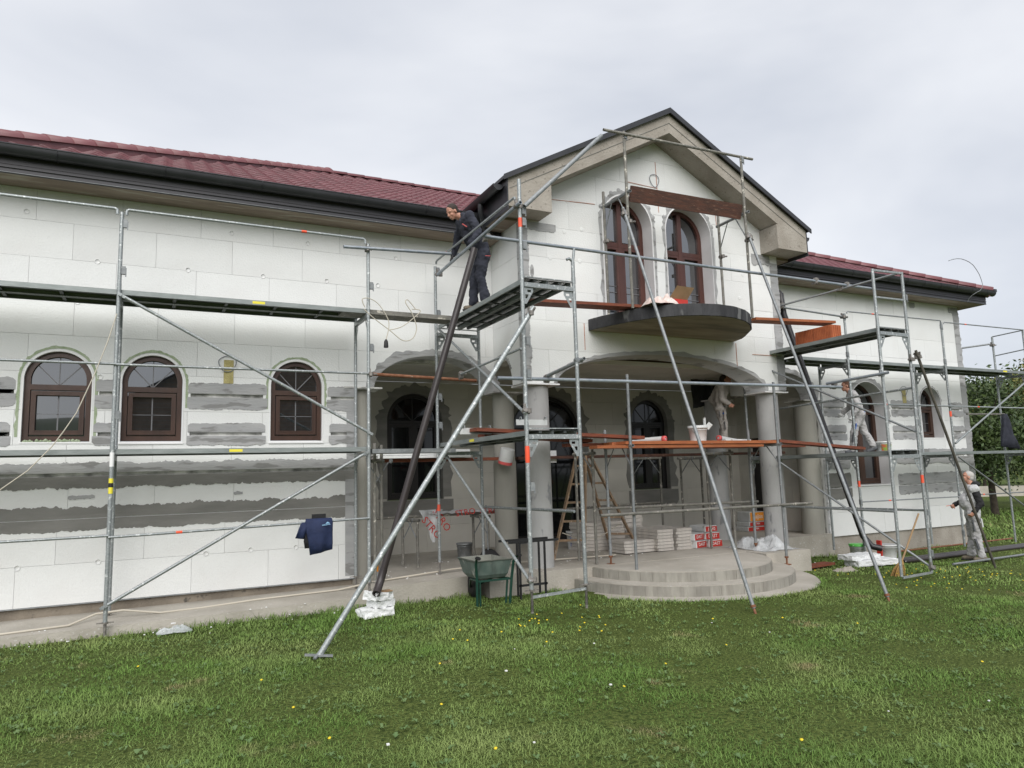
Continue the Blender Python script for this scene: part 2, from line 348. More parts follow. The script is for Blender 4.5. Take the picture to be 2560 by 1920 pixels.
def arch_ring(f, parent, cx, w, zs, rise, wid, amp, m, d=-.004, n=60, a0=0, a1=PI, seed=0, name='mortar_ring', legs=0):
    inn = []; outl = []
    for i in range(n+1):
        a = a0+(a1-a0)*i/n; rg = wid+amp*(noise.noise((i*.35+seed, seed, 0))+.6*noise.noise((i*1.1+seed, 4, 0))+.4*noise.noise((i*.11, seed, 2)))
        rg = max(rg, .012)
        ix, iz = cx+w/2*math.cos(a), zs+rise*math.sin(a); nx, nz = math.cos(a)/(w/2), math.sin(a)/max(rise, .01); L = math.hypot(nx, nz)
        inn.append((ix, iz)); outl.append((ix+nx/L*rg, iz+nz/L*rg))
    if legs:
        k = 10
        for sgn, lst in ((1, 0), (-1, 1)):
            ii = [(cx+sgn*w/2, zs-legs*j/k) for j in range(1, k+1)]
            oo = [(cx+sgn*(w/2+max(.012, wid+amp*(noise.noise((j*.8, seed+sgn, 1))+.5*noise.noise((j*2.3, seed, 5))))), zs-legs*j/k) for j in range(1, k+1)]
            if lst == 0: inn = ii[::-1]+inn; outl = oo[::-1]+outl
            else: inn = inn+ii; outl = outl+oo
    k = len(inn); vs = [f(a, b, d) for a, b in inn]+[f(a, b, d) for a, b in outl]+[f(a, b, d+.005) for a, b in outl]
    fs = [(i, i+1, k+i+1, k+i) for i in range(k-1)]+[(k+i, k+i+1, 2*k+i+1, 2*k+i) for i in range(k-1)]
    return MB().add(vs, fs).build(name, m, parent)
def text(parent, s, size, M, m, name='lettering', ext=.001):
    cu = bpy.data.curves.new('t', 'FONT'); cu.body = s; cu.size = size; cu.extrude = ext; cu.align_x = 'CENTER'; cu.align_y = 'CENTER'; cu.resolution_u = 2
    o = bpy.data.objects.new('t', cu); me = bpy.data.meshes.new_from_object(o); bpy.data.objects.remove(o)
    me.transform(Matrix.Translation(-ORG[parent.name]) @ M); me.name = name; me.materials.clear(); me.materials.append(m)
    x = bpy.data.objects.new(name, me); COL.objects.link(x); x.parent = parent; ORG[x.name] = ORG[parent.name]; return x
def frameM(o, x, y):
    x = Vector(x).normalized(); y = Vector(y); y = (y-x*y.dot(x)).normalized(); z = x.cross(y); o = Vector(o)
    return Matrix(((x.x, y.x, z.x, o.x), (x.y, y.y, z.y, o.y), (x.z, y.z, z.z, o.z), (0, 0, 0, 1)))
def gz(x, y):       # ground height
    s = lambda a, b, t: (lambda q: q*q*(3-2*q))(min(1, max(0, (t-a)/(b-a))))
    return -.10*s(7.5, 12, x)-.12*s(11.3, 14.5, x)-.12*s(15, 24, x)-.5*s(24, 60, x)+.012*noise.noise((x*.7, y*.7, 0))+.02*noise.noise((x*.2, y*.2, 4))
#@@PART2
# ------------------------------------------------------------------ ground
def axis(lo, hi, fine_lo, fine_hi, st):
    a = list(np.arange(fine_lo, fine_hi, st)); x = fine_hi; s_ = st
    while x < hi: a.append(x); s_ *= 1.35; x += s_
    a.append(hi); x = fine_lo; s_ = st; b = []
    while x > lo: s_ *= 1.35; x -= s_; b.append(max(x, lo))
    return b[::-1]+a
xs = axis(-400, 900, -8, 40, .5); ys = axis(-400, 900, -2, 26, .5)
mb = MB(); vs = [(x, y, gz(x, y)) for y in ys for x in xs]; nx = len(xs)
fs = [(j*nx+i, j*nx+i+1, (j+1)*nx+i+1, (j+1)*nx+i) for j in range(len(ys)-1) for i in range(nx-1)]
mb.add(vs, fs, True); lawn = mb.build('ground', soil_m, kind='structure')

# ------------------------------------------------------------------ the house
house = thing('house', 'long white insulated house under renovation with red tile roofs and an arched gabled porch', 'house', (7.9, 10.85, 0))
F = 10.85; B = 9.77
ZL, ZR, ZT = .28, .22, 5.69
def arc_down(cx, w, zs, rise, n=22, rev=False):   # left spring to right spring
    p = [(cx+w/2*math.cos(a), zs+rise*math.sin(a)) for a in [PI-PI*i/n for i in range(n+1)]]
    return p[::-1] if rev else p
# left wing ------------------------------------------------------
LW = [(-1.165, .78), (-.065, .77), (1.855, .765)]
wl = [arch(cx, w, 2.32, 3.15, .385) for cx, w in LW]
grL = [[(x0, z0), (x1, z0), (x1, z1), (x0, z1)] for x0, x1, z0, z1 in
       ((-3.0, -1.64, 2.95, 3.01), (-3.0, -1.66, 2.41, 2.46), (-.70, -.50, 2.95, 3.01), (-.70, -.50, 2.41, 2.46), (.41, 1.38, 2.955, 3.01), (.41, 1.37, 2.415, 2.46), (2.36, 2.745, 2.955, 3.01), (2.36, 2.745, 2.415, 2.46))]
ow = [(-2.6, ZL), (2.75, ZL), (2.75, 3.14), (3.02, 3.14)]+arc_down(4.07, 2.1, 3.14, .58)[1:-1]+[(5.12, 3.14), (5.12, ZT), (-2.6, ZT)]
wall = slab(FY(F), ow, wl, .05, .40).build('wall', joint, house)
band = (1.885, 1.93)
up = [(-2.6, band[1]), (2.75, band[1])]+ow[2:-1]+[(-2.6, ZT)]
lo = [(-2.6, ZL), (2.75, ZL), (2.75, band[0]), (-2.6, band[0])]
rows_l = [.28, .78, 1.28, 1.345, 1.885]; rows_u = [1.93, 2.3, 2.75, 3.25, 3.74, 4.26, 4.77, 5.27, 5.69]
panels(FY(F), lo, [], wall, eps, rows_l, off=1, u0=-2.05)
panels(FY(F), up, wl+grL, wall, eps, rows_u, u0=-2.07)
slab(FY(F), [(-2.6, 3.141), (2.75, 3.141), (2.75, 3.139)], [], .0, .001)
# arch soffits (grey mortar lining)
def lining(parent, f, pts, d0, d1, th, m, name='arch_lining'):
    k = len(pts); cx = sum(p[0] for p in pts)/k; mb = MB(); vs = []
    inn = []
    for i in range(k):
        a = Vector((*pts[max(i-1, 0)],)); b = Vector((*pts[min(i+1, k-1)],)); t = (b-a).normalized(); nrm = Vector((t.y, -t.x))
        inn.append((pts[i][0]+nrm.x*th, pts[i][1]+nrm.y*th))
    for d in (d0, d1):
        vs += [f(x, z, d) for x, z in pts]+[f(x, z, d) for x, z in inn]
    fs = []
    for i in range(k-1):
        fs += [(k+i, k+i+1, 3*k+i+1, 3*k+i), (i, i+1, k+i+1, k+i), (2*k+i, 2*k+i+1, 3*k+i+1, 3*k+i)]
    return mb.add(vs, fs, True).build(name, m, parent)
lining(wall, FY(F), arc_down(4.07, 2.1, 3.14, .58, 40), -.003, .41, .012, mortar)
# groove bottoms and mortar smears, left wing
fL = FY(F)
for i, (x0, x1, zc) in enumerate(((-3, -1.63, 2.98), (-.74, -.48, 2.98), (.38, 1.43, 2.98), (2.31, 2.745, 2.98), (-3, -1.66, 2.435), (-.75, -.49, 2.435), (.385, 1.41, 2.435), (2.34, 2.745, 2.435))):
    up_h = .15 if i < 4 else .125; dn = .17 if i < 4 else .12
    ragged(fL, wall, x0, x1, zc+.03+up_h, zc+.028, 'top', .018, seed=i*2.3)
    ragged(fL, wall, x0-.01, x1+.01, zc-.025, zc-.03-dn, 'bot', .028, seed=i*4.1+1)
ragged(fL, wall, -2.6, 2.744, 2.06, 1.932, 'top', .035, seed=2.2, ends=False, m=mortar)
ragged(fL, wall, -2.6, 2.744, 1.883, 1.735, 'bot', .04, seed=5.2, ends=False, m=mortar_d)
ragged(fL, wall, -2.6, 2.744, 1.50, 1.35, 'top', .045, seed=7.7, ends=False, m=mortar_d)
ragged(fL, wall, -2.6, 2.744, 1.340, 1.19, 'bot', .03, seed=9.1, ends=False, m=mortar_d)
ragged_v(fL, wall, .32, 1.75, 2.744, 2.58, 'left', .03, seed=3.3)
ragged_v(fL, wall, 2.0, 2.8, 2.744, 2.60, 'left', .05, seed=6.3)
for (x, z, w_) in ((-1.0, 1.62, .3), (-2.0, 1.6, .15), (1.0, 1.6, .12)): ragged(fL, wall, x, x+w_, z+.02, z-.02, 'both', .03, seed=x)
arch_ring(fL, wall, 4.07, 2.1, 3.14, .58, .12, .06, mortar, seed=1.3)
for i, (cx, w) in enumerate(LW):
    arch_ring(fL, wall, cx, w+.05, 3.15, .41, .032, .018, foam_g, seed=i*3.1, d=-.003, legs=.75 if i == 0 else .35, name='foam_bead')
mb = MB()
for i in range(46):
    x = random.uniform(-1.53, -.82); s_ = random.uniform(.012, .03); mb.lathe((x, F+.015, 2.335+random.uniform(0, .02)), [(0, -s_), (s_*.8, -s_*.4), (s_, 0), (s_*.6, s_*.6), (0, s_)], 6)
mb.build('foam_beads', foam_g, wall, kind='stuff')
# insulation plugs
for (x, z) in ((-.79, 4.78), (.33, 4.78), (1.35, 4.79), (2.29, 4.81), (-1.0, 4.2), (-1.5, .77), (-.63, .78), (.66, .79), (1.24, .8), (1.86, .79), (-1.62, 5.37), (.9, 5.4), (2.0, 5.38), (3.4, 5.3), (3.1, 4.82), (4.5, 4.75), (-.7, 3.2)):
    MB().lathe((x, F-.001, z), [(.036, 0), (.036, .004), (.030, .004), (.030, .001), (0, .001)], 16, axis=(0, -1, 0)).build('insulation_plug', eps, wall)
# plinth and concrete strip along left wing
MB().box((-4, F+.045, -.4), (2.74, F+.3, ZL-.005)).build('plinth', plin, house)
MB().box((-2.6, F-.004, ZL-.014), (2.75, F+.05, ZL-.001)).build('base_rail', galv_d, house)
pav = MB(); pts = [(-6, .07), (1.2, .13), (2.7, .15)]
for i in range(len(pts)-1):
    (xa, za), (xb, zb) = pts[i], pts[i+1]
    pav.add([(xa, 9.87, za), (xb, 9.87, zb), (xb, F+.05, zb+.03), (xa, F+.05, za+.03), (xa, 9.87, -.3), (xb, 9.87, -.3)], [(0, 1, 2, 3), (4, 5, 1, 0)])
pav.build('pavement', conc_p, kind='structure')
# porch slab
ps = [(2.7, 9.85), (4.35, 9.85), (4.35, 9.55), (9.25, 9.5), (9.25, 9.05), (10.3, 9.05), (10.3, 10.75), (12.96, 10.75), (12.96, 13.4), (2.7, 13.4)]
def fz(u, v, d): return V(u, v, (.30 if u > 4.3 or v > 10.6 else .24)-d)
slab(fz, ps, [], 0, .6).build('porch_slab', conc_p, house)
C0 = (7.66, 9.58)
for r_, z0, z1, m_ in ((2.25, -.35, -.0, conc_p), (1.9, -.3, .15, conc_r), (1.57, 0, .296, conc_r)):
    rg = random.Random(int(r_*10)); n = 72; prof = []
    rim = [(C0[0]+(r_+.008*noise.noise((a*.9, r_, 0)))*math.cos(PI+PI*a/n), C0[1]+(r_+.008*noise.noise((a*.9, r_, 3)))*math.sin(PI+PI*a/n)) for a in range(n+1)]
    slab(FZ(z1), rim, [], .012, z1-z0).build('step', m_, house)
    slab(FZ(z1), [(C0[0]+(x-C0[0])*.994, C0[1]+(y-C0[1])*.994) for x, y in rim], [], 0, .012).build('step_tread', conc_p, house)
# wooden-form board marks on the round risers: thin proud staves
for r_, z0, z1 in ((1.9, 0, .125), (1.57, .15, .27)):
    for k in range(int(r_*17)):
        a = PI+.1+k*(PI-.2)/int(r_*17); w_ = (PI-.2)/int(r_*17)*r_*.94
        c, s_ = math.cos(a), math.sin(a); rr_ = r_+random.uniform(.001, .006)
        M = Matrix(((-s_, c, 0, C0[0]+rr_*c), (c, s_, 0, C0[1]+rr_*s_), (0, 0, 1, 0), (0, 0, 0, 1)))
        MB().box((-w_/2, -.012, z0), (w_/2, .0, z1), M).build('form_board_mark', conc_r, house)
# bay (projecting upper storey) ----------------------------------
BX0, BX1 = 5.12, 10.82; BC = 7.95
bw_ = [arch(7.27, 1.05, 4.27, 6.03, .54), arch(8.63, 1.07, 4.27, 6.03, .54)]
farc = arc_down(8.0, 4.56, 3.18, .57, 40)
ob = [(BX0, 3.17), (5.72, 3.18)]+farc[1:-1]+[(10.28, 3.18), (BX1, 3.2), (BX1, 6.17), (BC, 7.68), (BX0, 6.19)]
wallb = slab(FY(B), [(min(max(x, BX0+.056), BX1-.004), z) for x, z in ob], bw_, .05, .5).build('wall', joint_f, house)
panels(FY(B), ob, bw_, wallb, eps, [3.17, 3.72, 4.2, 4.72, 5.25, 5.78, 6.3, 6.8, 7.3, 7.7], off=1)
lining(wallb, FY(B), farc, -.003, .5, .012, mortar)
side = [(B+.055, 3.17), (10.16, 3.17)]+[(10.585+.425*math.cos(a), 3.17+.52*math.sin(a)) for a in [PI-PI*i/20 for i in range(1, 16)] if 10.585+.425*math.cos(a) < 10.845]+[(10.848, 3.62), (10.848, 5.86), (B+.055, 5.86)]
wside = slab(FX(BX0), side, [], .05, .48).build('wall', joint, house)
panels(FX(BX0), side, [], wside, eps, [3.17, 3.72, 4.2, 4.72, 5.25, 5.86], bw=.7)
MB().box((BX1-.4, B+.5, 3.2), (BX1, 10.85, 5.9)).build('wall', eps, house)
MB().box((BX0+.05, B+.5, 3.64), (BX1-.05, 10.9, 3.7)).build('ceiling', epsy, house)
fB = FY(B); fS = FX(BX0)
ragged_v(fB, wallb, 3.2, 5.76, BX0+.002, 5.27, 'right', .035, seed=1.1)
ragged_v(fB, wallb, 3.2, 5.70, 10.818, 10.62, 'left', .03, seed=4.1)
ragged_v(fS, wside, 3.2, 5.78, B+.002, B+.075, 'right', .015, seed=2.1)
ragged(fB, wallb, 5.27, 5.80, 5.82, 5.68, 'bot', .04, seed=8.1)
ragged(fB, wallb, 10.15, 10.62, 5.84, 5.62, 'bot', .04, seed=8.7)
ragged(fB, wallb, 5.3, 5.36, 5.1, 4.9, 'both', .02, seed=8.9)
arch_ring(fB, wallb, 8.0, 4.56, 3.18, .57, .06, .045, mortar, seed=2.9)
arch_ring(fS, wside, 10.585, .85, 3.17, .52, .05, .04, mortar, seed=3.9, a0=R(75), a1=R(150))
for i, cx in enumerate((7.27, 8.63)):
    arch_ring(fB, wallb, cx, 1.09, 6.03, .56, .055, .045, mortar, seed=i*2.7+1, legs=1.7)
    for k in range(9):
        a = R(20+k*17); x, z = cx+.60*math.cos(a), 6.03+.62*math.sin(a)
        MB().lathe((x, B-.002, z), [(0, .008), (.03, .006), (.045, 0)], 9, axis=(0, -1, 0), caps=False).build('mortar_dab', mortar, wallb)
for (x, z) in ((5.68, 5.25), (6.31, 5.82), (6.25, 5.26), (5.97, 5.73), (9.36, 5.59), (9.78, 4.93), (9.9, 5.4), (6.05, 6.27)):
    MB().lathe((x, B-.002, z), [(.038, 0), (.034, .003), (.012, -.004), (0, -.004)], 14, axis=(0, -1, 0)).build('insulation_plug', eps, wallb)
for x0, z0, x1, z1 in ((7.25, 7.35, 7.3, 6.82), (7.3, 6.82, 7.95, 6.80), (7.95, 7.3, 7.97, 6.35), (5.62, 6.25, 6.6, 6.3), (9.1, 6.6, 9.45, 6.6), (9.3, 6.6, 9.32, 6.3), (10.0, 3.86, 10.78, 3.86), (6.28, 4.2, 6.28, 3.75), (9.6, 4.05, 9.6, 3.62)):
    MB().bar((x0, B-.003, z0), (x1, B-.003, z1), .006, .012, (0, -1, 0)).build('foam_joint', terra, wallb)
# capital plates and columns
for i, (x, y, r_, zb, m_) in enumerate(((5.45, 10.0, .205, .29, conc_c), (10.52, 10.0, .205, .29, conc_c), (5.43, 11.17, .185, .29, conc_c2), (10.5, 11.45, .2, .29, conc_c), (12.74, 11.06, .23, .2, conc_c2), (2.86, 11.1, .15, .2, conc_c2))):
    mb = MB().lathe((x, y, 0), [(r_*1.01, zb), (r_, zb+.5), (r_*.995, 1.9), (r_, 3.15)], 40)
    c_ = mb.build('column', m_, house)
    MB().box((x-.30, y-.27, 3.145), (x+.30, y+.27, 3.168)).build('capital_plate', joint if i > 1 else white_p, c_)
    if i == 2: MB().lathe((x, y, 0), [(r_+.012, zb), (r_+.012, 1.95), (r_+.002, 1.99)], 40, caps=False).build('mortar_coat', conc_c2, c_)
# porch interior
YW = 13.35
pw = [arch(4.55, 1.16, 1.31, 2.85, .56), arch(7.54, 1.70, .31, 2.72, .72), arch(10.27, 1.06, 1.31, 2.86, .54)]
op = [(2.75, .3), (6.69, .3), (6.69, 2.72)]
op = [(2.75, .3), (12.95, .3), (12.95, 3.62), (2.75, 3.62)]
wallp = slab(FY(YW), op, pw, .05, .3).build('wall', joint, house)
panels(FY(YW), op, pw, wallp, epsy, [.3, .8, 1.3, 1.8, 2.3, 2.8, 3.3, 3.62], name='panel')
for i, (cx, w, zs, rise, lg) in enumerate(((4.55, 1.16, 2.85, .56, 1.5), (7.54, 1.70, 2.72, .72, 1.2), (10.27, 1.06, 2.86, .54, 1.5))):
    arch_ring(FY(YW), wallp, cx, w, zs, rise, .17, .11, mortar_d, seed=i*5.1+2, legs=lg)
    if i != 1: ragged(FY(YW), wallp, cx-w/2-.15, cx+w/2+.2, 1.305, .98, 'bot', .06, seed=i+2.2, m=mortar_d)
# porch ceiling boards, side wall with door, ceiling edge
cel = [(2.75, 11.2), (12.95, 11.2), (12.95, YW), (2.75, YW)]
ceil_o = MB().box((2.75, F+.35, 3.655), (12.95, YW, 3.70)).build('ceiling', joint, house)
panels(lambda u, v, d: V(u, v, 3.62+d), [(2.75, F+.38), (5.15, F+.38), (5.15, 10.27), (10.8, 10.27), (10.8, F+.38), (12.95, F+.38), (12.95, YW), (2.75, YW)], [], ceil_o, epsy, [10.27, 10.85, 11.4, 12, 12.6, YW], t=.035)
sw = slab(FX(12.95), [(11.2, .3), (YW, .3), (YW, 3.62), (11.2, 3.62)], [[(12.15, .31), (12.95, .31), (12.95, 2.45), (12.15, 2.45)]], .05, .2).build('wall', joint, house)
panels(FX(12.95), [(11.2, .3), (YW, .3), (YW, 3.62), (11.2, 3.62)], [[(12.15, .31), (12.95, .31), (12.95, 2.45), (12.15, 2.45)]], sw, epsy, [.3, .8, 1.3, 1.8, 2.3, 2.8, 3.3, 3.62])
MB().box((13.04, 12.15, .3), (13.1, 12.95, 2.45)).build('door', frame_k, house)
ragged_v(FX(12.95), sw, .32, 2.4, 12.15, 12.0, 'left', .03, seed=2.4)
sheet = MB()
n = 14
vs = [(9.98+.78*i/n, 11.5+.02*math.sin(i*1.7+j), 3.62-.62*j/6*(1-.22*(i/n))-.02*noise.noise((i*.9, j*.7, 1))) for j in range(7) for i in range(n+1)]
sheet.add(vs, [(j*(n+1)+i, j*(n+1)+i+1, (j+1)*(n+1)+i+1, (j+1)*(n+1)+i) for j in range(6) for i in range(n)], True)
tag(sheet.build('plastic_sheet', black_p), 'black plastic sheet hanging from the porch ceiling behind the beige clad worker', 'plastic sheet')
# right wing -----------------------------------------------------
rarc = arc_down(11.87, 2.06, 3.2, .56, 24)
wr = [arch(14.58, 1.24, 1.29, 3.02, .62), arch(16.86, .82, 2.34, 3.17, .41)]
orr = [(10.83, ZT), (10.83, 3.2)]+rarc[1:-1]+[(12.9, 3.2), (12.95, 3.2), (12.95, ZR), (18.35, ZR), (18.35, ZT)]
grR = [[(x0, z0), (x1, z0), (x1, z1), (x0, z1)] for x0, x1, z0, z1 in ((12.96, 13.75, 2.98, 3.03), (12.96, 13.75, 2.43, 2.48), (15.4, 16.3, 3.0, 3.05), (15.38, 16.28, 2.45, 2.5), (17.62, 18.1, 3.0, 3.05), (17.6, 18.08, 2.45, 2.5), (12.96, 13.75, 1.88, 1.93), (15.4, 18.15, 1.88, 1.93), (12.96, 13.75, 1.24, 1.27), (15.4, 18.15, 1.24, 1.26))]
wallr = slab(FY(F), orr, wr, .05, .4).build('wall', joint, house)
panels(FY(F), orr, wr+grR, wallr, eps, [.22, .72, 1.25, 1.9, 2.3, 2.75, 3.25, 3.74, 4.24, 4.74, 5.24, 5.69])
lining(wallr, FY(F), rarc, -.003, .41, .012, mortar)
MB().box((18.0, F+.02, ZR), (18.33, F+9, ZT)).build('wall', eps, house)
MB().box((12.8, F+.045, -.9), (18.3, F+.3, ZR-.005)).build('plinth', conc, house)
MB().box((10.3, 10.80, -.5), (12.95, 11.0, .285)).build('plinth', conc, house)
fR = FY(F)
for i, (x0, x1, zc, uh, dn, m_) in enumerate(((12.98, 13.78, 3.005, .13, .17, mortar), (15.37, 16.33, 3.025, .17, .16, mortar), (17.58, 18.1, 3.025, .15, .14, mortar), (12.98, 13.78, 2.455, .14, .14, mortar), (15.36, 16.3, 2.475, .12, .14, mortar), (17.57, 18.1, 2.475, .12, .14, mortar),
                                             (12.97, 13.8, 1.905, .13, .22, mortar), (15.38, 18.2, 1.905, .13, .15, mortar), (12.97, 13.8, 1.255, .30, .22, mortar_d), (15.38, 18.2, 1.25, .24, .20, mortar))):
    h_ = .028 if i < 8 else .018
    ragged(fR, wallr, x0, x1, zc+h_+uh, zc+h_-.002, 'top', .025, seed=i*1.3+20, m=m_)
    ragged(fR, wallr, x0, x1, zc-h_, zc-h_-dn, 'bot', .035, seed=i*2.3+30, m=m_)
ragged_v(fR, wallr, .25, 5.66, 18.348, 18.12, 'left', .06, seed=11.1)
ragged_v(fR, wallr, .25, 3.1, 12.952, 13.0, 'right', .02, seed=12.1)
ragged(fR, wallr, 17.95, 18.15, 5.66, 5.5, 'bot', .02, seed=3); ragged(fR, wallr, 16.4, 16.62, 5.66, 5.52, 'bot', .02, seed=4)
arch_ring(fR, wallr, 11.87, 2.06, 3.2, .56, .09, .05, mortar, seed=7.3)
arch_ring(fR, wallr, 14.58, 1.24, 3.02, .62, .10, .05, mortar, seed=8.3, legs=.35)
arch_ring(fR, wallr, 16.86, .82, 3.17, .41, .03, .03, mortar, seed=9.3)
# bitumen drips on the plinth
mb = MB()
for k in range(9):
    x = 11.9+k*.055+random.uniform(-.01, .01); h_ = random.uniform(.12, .34); mb.bar((x, 10.797, .24), (x+random.uniform(-.01, .01), 10.797, .24-h_), .012, .004, (0, 1, 0))
mb.bar((11.75, 10.797, .245), (12.55, 10.797, .225), .008, .035, (0, 0, 1)); mb.box((11.9, 10.796, .12), (12.3, 10.799, .235))
mb.build('bitumen_stain', black, house)
# lamp positions: yellow foam and wire coils
for x in (.90, 15.88):
    MB().box((x-.065, F-.012, 3.16), (x+.065, F-.002, 3.50)).build('foam_patch', foam_y, house)
    mb = MB(); mb.path([(x-.02+(.115+.012*math.sin(3*a))*math.cos(a), F-.03-.01*math.sin(2*a), 3.44+.115*math.sin(a)) for a in [i*PI/12 for i in range(46)]], .006, 6)
    tag(mb.build('wire_coil', cable_g), 'grey coil of wire over yellow foam beside the '+('leftmost group of brown windows' if x < 5 else 'small arched window of the far wing'), 'wire')
tag(MB().path([(7.9+.1*math.cos(a)+.015*math.sin(2*a), B-.02, 6.93+.12*math.sin(a)) for a in [i*PI/10+.6 for i in range(24)]], .006, 6).build('wire_loop', cable_g), 'thin loop of wire hanging out of the gable wall above the windows', 'wire')

# ------------------------------------------------------------------ windows
def window(f, cx, w, z0, zs, rise, d, m, kind, fw=.065):
    o = arch(cx, w, z0, zs, rise, 28); i_ = arch(cx, w-2*fw, z0+fw, zs, rise-fw, 28)
    fr = slab(f, o, [i_], d, d+.07).build('window', m, house)
    def bx(name, x0, x1, za, zb, dd0, dd1, mm=m, par=None): return slab(f, [(x0, za), (x1, za), (x1, zb), (x0, zb)], [], dd0, dd1).build(name, mm, par or fr)
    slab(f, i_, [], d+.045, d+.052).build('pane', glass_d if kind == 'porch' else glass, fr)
    if kind == 'sash':
        zt = zs-.10
        bx('transom', cx-w/2+fw, cx+w/2-fw, zt-.035, zt+.035, d-.004, d+.044)
        x0, x1, za, zb = cx-w/2+fw+.012, cx+w/2-fw-.012, z0+fw+.02, zt-.05
        slab(f, [(x0, za), (x1, za), (x1, zb), (x0, zb)], [[(x0+.055, za+.055), (x1-.055, za+.055), (x1-.055, zb-.055), (x0+.055, zb-.055)]], d-.014, d+.043).build('sash', m, fr)
        slab(f, [(x0+.04, za+.04), (x1-.04, za+.04), (x1-.04, zb-.04), (x0+.04, zb-.04)], [[(x0+.056, za+.056), (x1-.056, za+.056), (x1-.056, zb-.056), (x0+.056, zb-.056)]], d-.020, d-.013).build('glazing_bead', m, fr)
        mid = (za+zb)/2; bx('glazing_bar', cx-.008, cx+.008, za+.055, zb-.055, d+.040, d+.046, bar_m); bx('glazing_bar', x0+.055, x1-.055, za+.27, za+.278, d+.040, d+.046, bar_m)
        for a in (45, 90, 135):
            L = (rise-fw)*1.22 if a != 90 else rise-fw+.09
            p = f(cx, zt+.03, d+.042); q = f(cx+L*math.cos(R(a))*.92, zt+.03+L*math.sin(R(a)), d+.042); MB().bar(p, q, .014, .005, f(0, 0, 1)-f(0, 0, 0)).build('glazing_bar', bar_m, fr)
    if kind in ('cross', 'tall', 'porch'):
        zt = zs-.30 if kind == 'cross' else zs-.03
        bx('mullion', cx-.045, cx+.045, z0+fw, (zs+rise-fw) if kind == 'cross' else zt, d-.012, d+.044)
        bx('transom', cx-w/2+fw, cx+w/2-fw, zt-.04, zt+.04, d-.006, d+.0445)
        for s_ in (-1, 1):
            x0, x1 = sorted((cx+s_*.045, cx+s_*(w/2-fw))); za, zb = z0+fw+.005, zt-.045
            slab(f, [(x0, za), (x1, za), (x1, zb), (x0, zb)], [[(x0+.045, za+.05), (x1-.045, za+.05), (x1-.045, zb-.045), (x0+.045, zb-.045)]], d-.009, d+.0435).build('sash', m, fr)
            if kind == 'cross':
                bx('rail', x0+.045, x1-.045, za+.50, za+.512, d+.03, d+.04, bar_m); bx('rail', x0+.045, x1-.045, zt-.75, zt-.738, d+.03, d+.04, bar_m)
        if kind != 'cross':
            for a in (45, 90, 135):
                L = rise-fw; p = f(cx, zt+.03, d+.042); q = f(cx+L*math.cos(R(a))*w/2/rise*.9, zt+.03+L*math.sin(R(a)), d+.042); MB().bar(p, q, .02, .006, f(0, 0, 1)-f(0, 0, 0)).build('glazing_bar', m, fr)
    return fr
for i, (cx, w) in enumerate(LW):
    window(FY(F), cx, w-.03, 2.345, 3.15, .37, .055, frame_m, 'sash')
    slab(FY(F), arch(cx, w+.005, 2.317, 3.15, .387, 28), [arch(cx, w-.025, 2.335, 3.15, .372, 28)], -.006, .055).build('corner_bead', white_p, wall)
    if i: MB().box((cx-w/2-.01, F-.018, 2.298), (cx+w/2+.01, F+.02, 2.317)).build('sill', white_p, wall)
def revealo(par, f, cx, w, z0, zs, rise, d, m=reveal, th=.012):
    slab(f, arch(cx, w+.002, z0, zs, rise+.001, 30), [arch(cx, w-2*th, z0+.004, zs, rise-th, 30)], -.006, d).build('reveal', m, par)
for cx, w in ((7.27, 1.05), (8.63, 1.07)):
    revealo(wallb, FY(B), cx, w, 4.265, 6.03, .54, .30); window(FY(B), cx, w-.024, 4.29, 6.03, .525, .26, frame_b, 'cross', .07)
revealo(wallr, FY(F), 14.58, 1.24, 1.285, 3.02, .62, .32); window(FY(F), 14.58, 1.21, 1.30, 3.02, .605, .30, frame_m, 'tall', .07)
revealo(wallr, FY(F), 16.86, .82, 2.335, 3.17, .41, .30); window(FY(F), 16.86, .79, 2.35, 3.17, .395, .24, frame_m, 'sash')
MB().box((13.95, F-.03, 1.26), (15.22, F+.3, 1.288)).build('sill', white_p, wallr)
for (cx, w, z0, zs, rise) in ((4.55, 1.16, 1.31, 2.85, .56), (7.54, 1.70, .31, 2.72, .72), (10.27, 1.06, 1.31, 2.86, .54)):
    revealo(wallp, FY(YW), cx, w, z0, zs, rise, .2, mortar_d)
    window(FY(YW), cx, w-.03, z0+.01, zs, rise-.014, .12, frame_k, 'porch', .08)

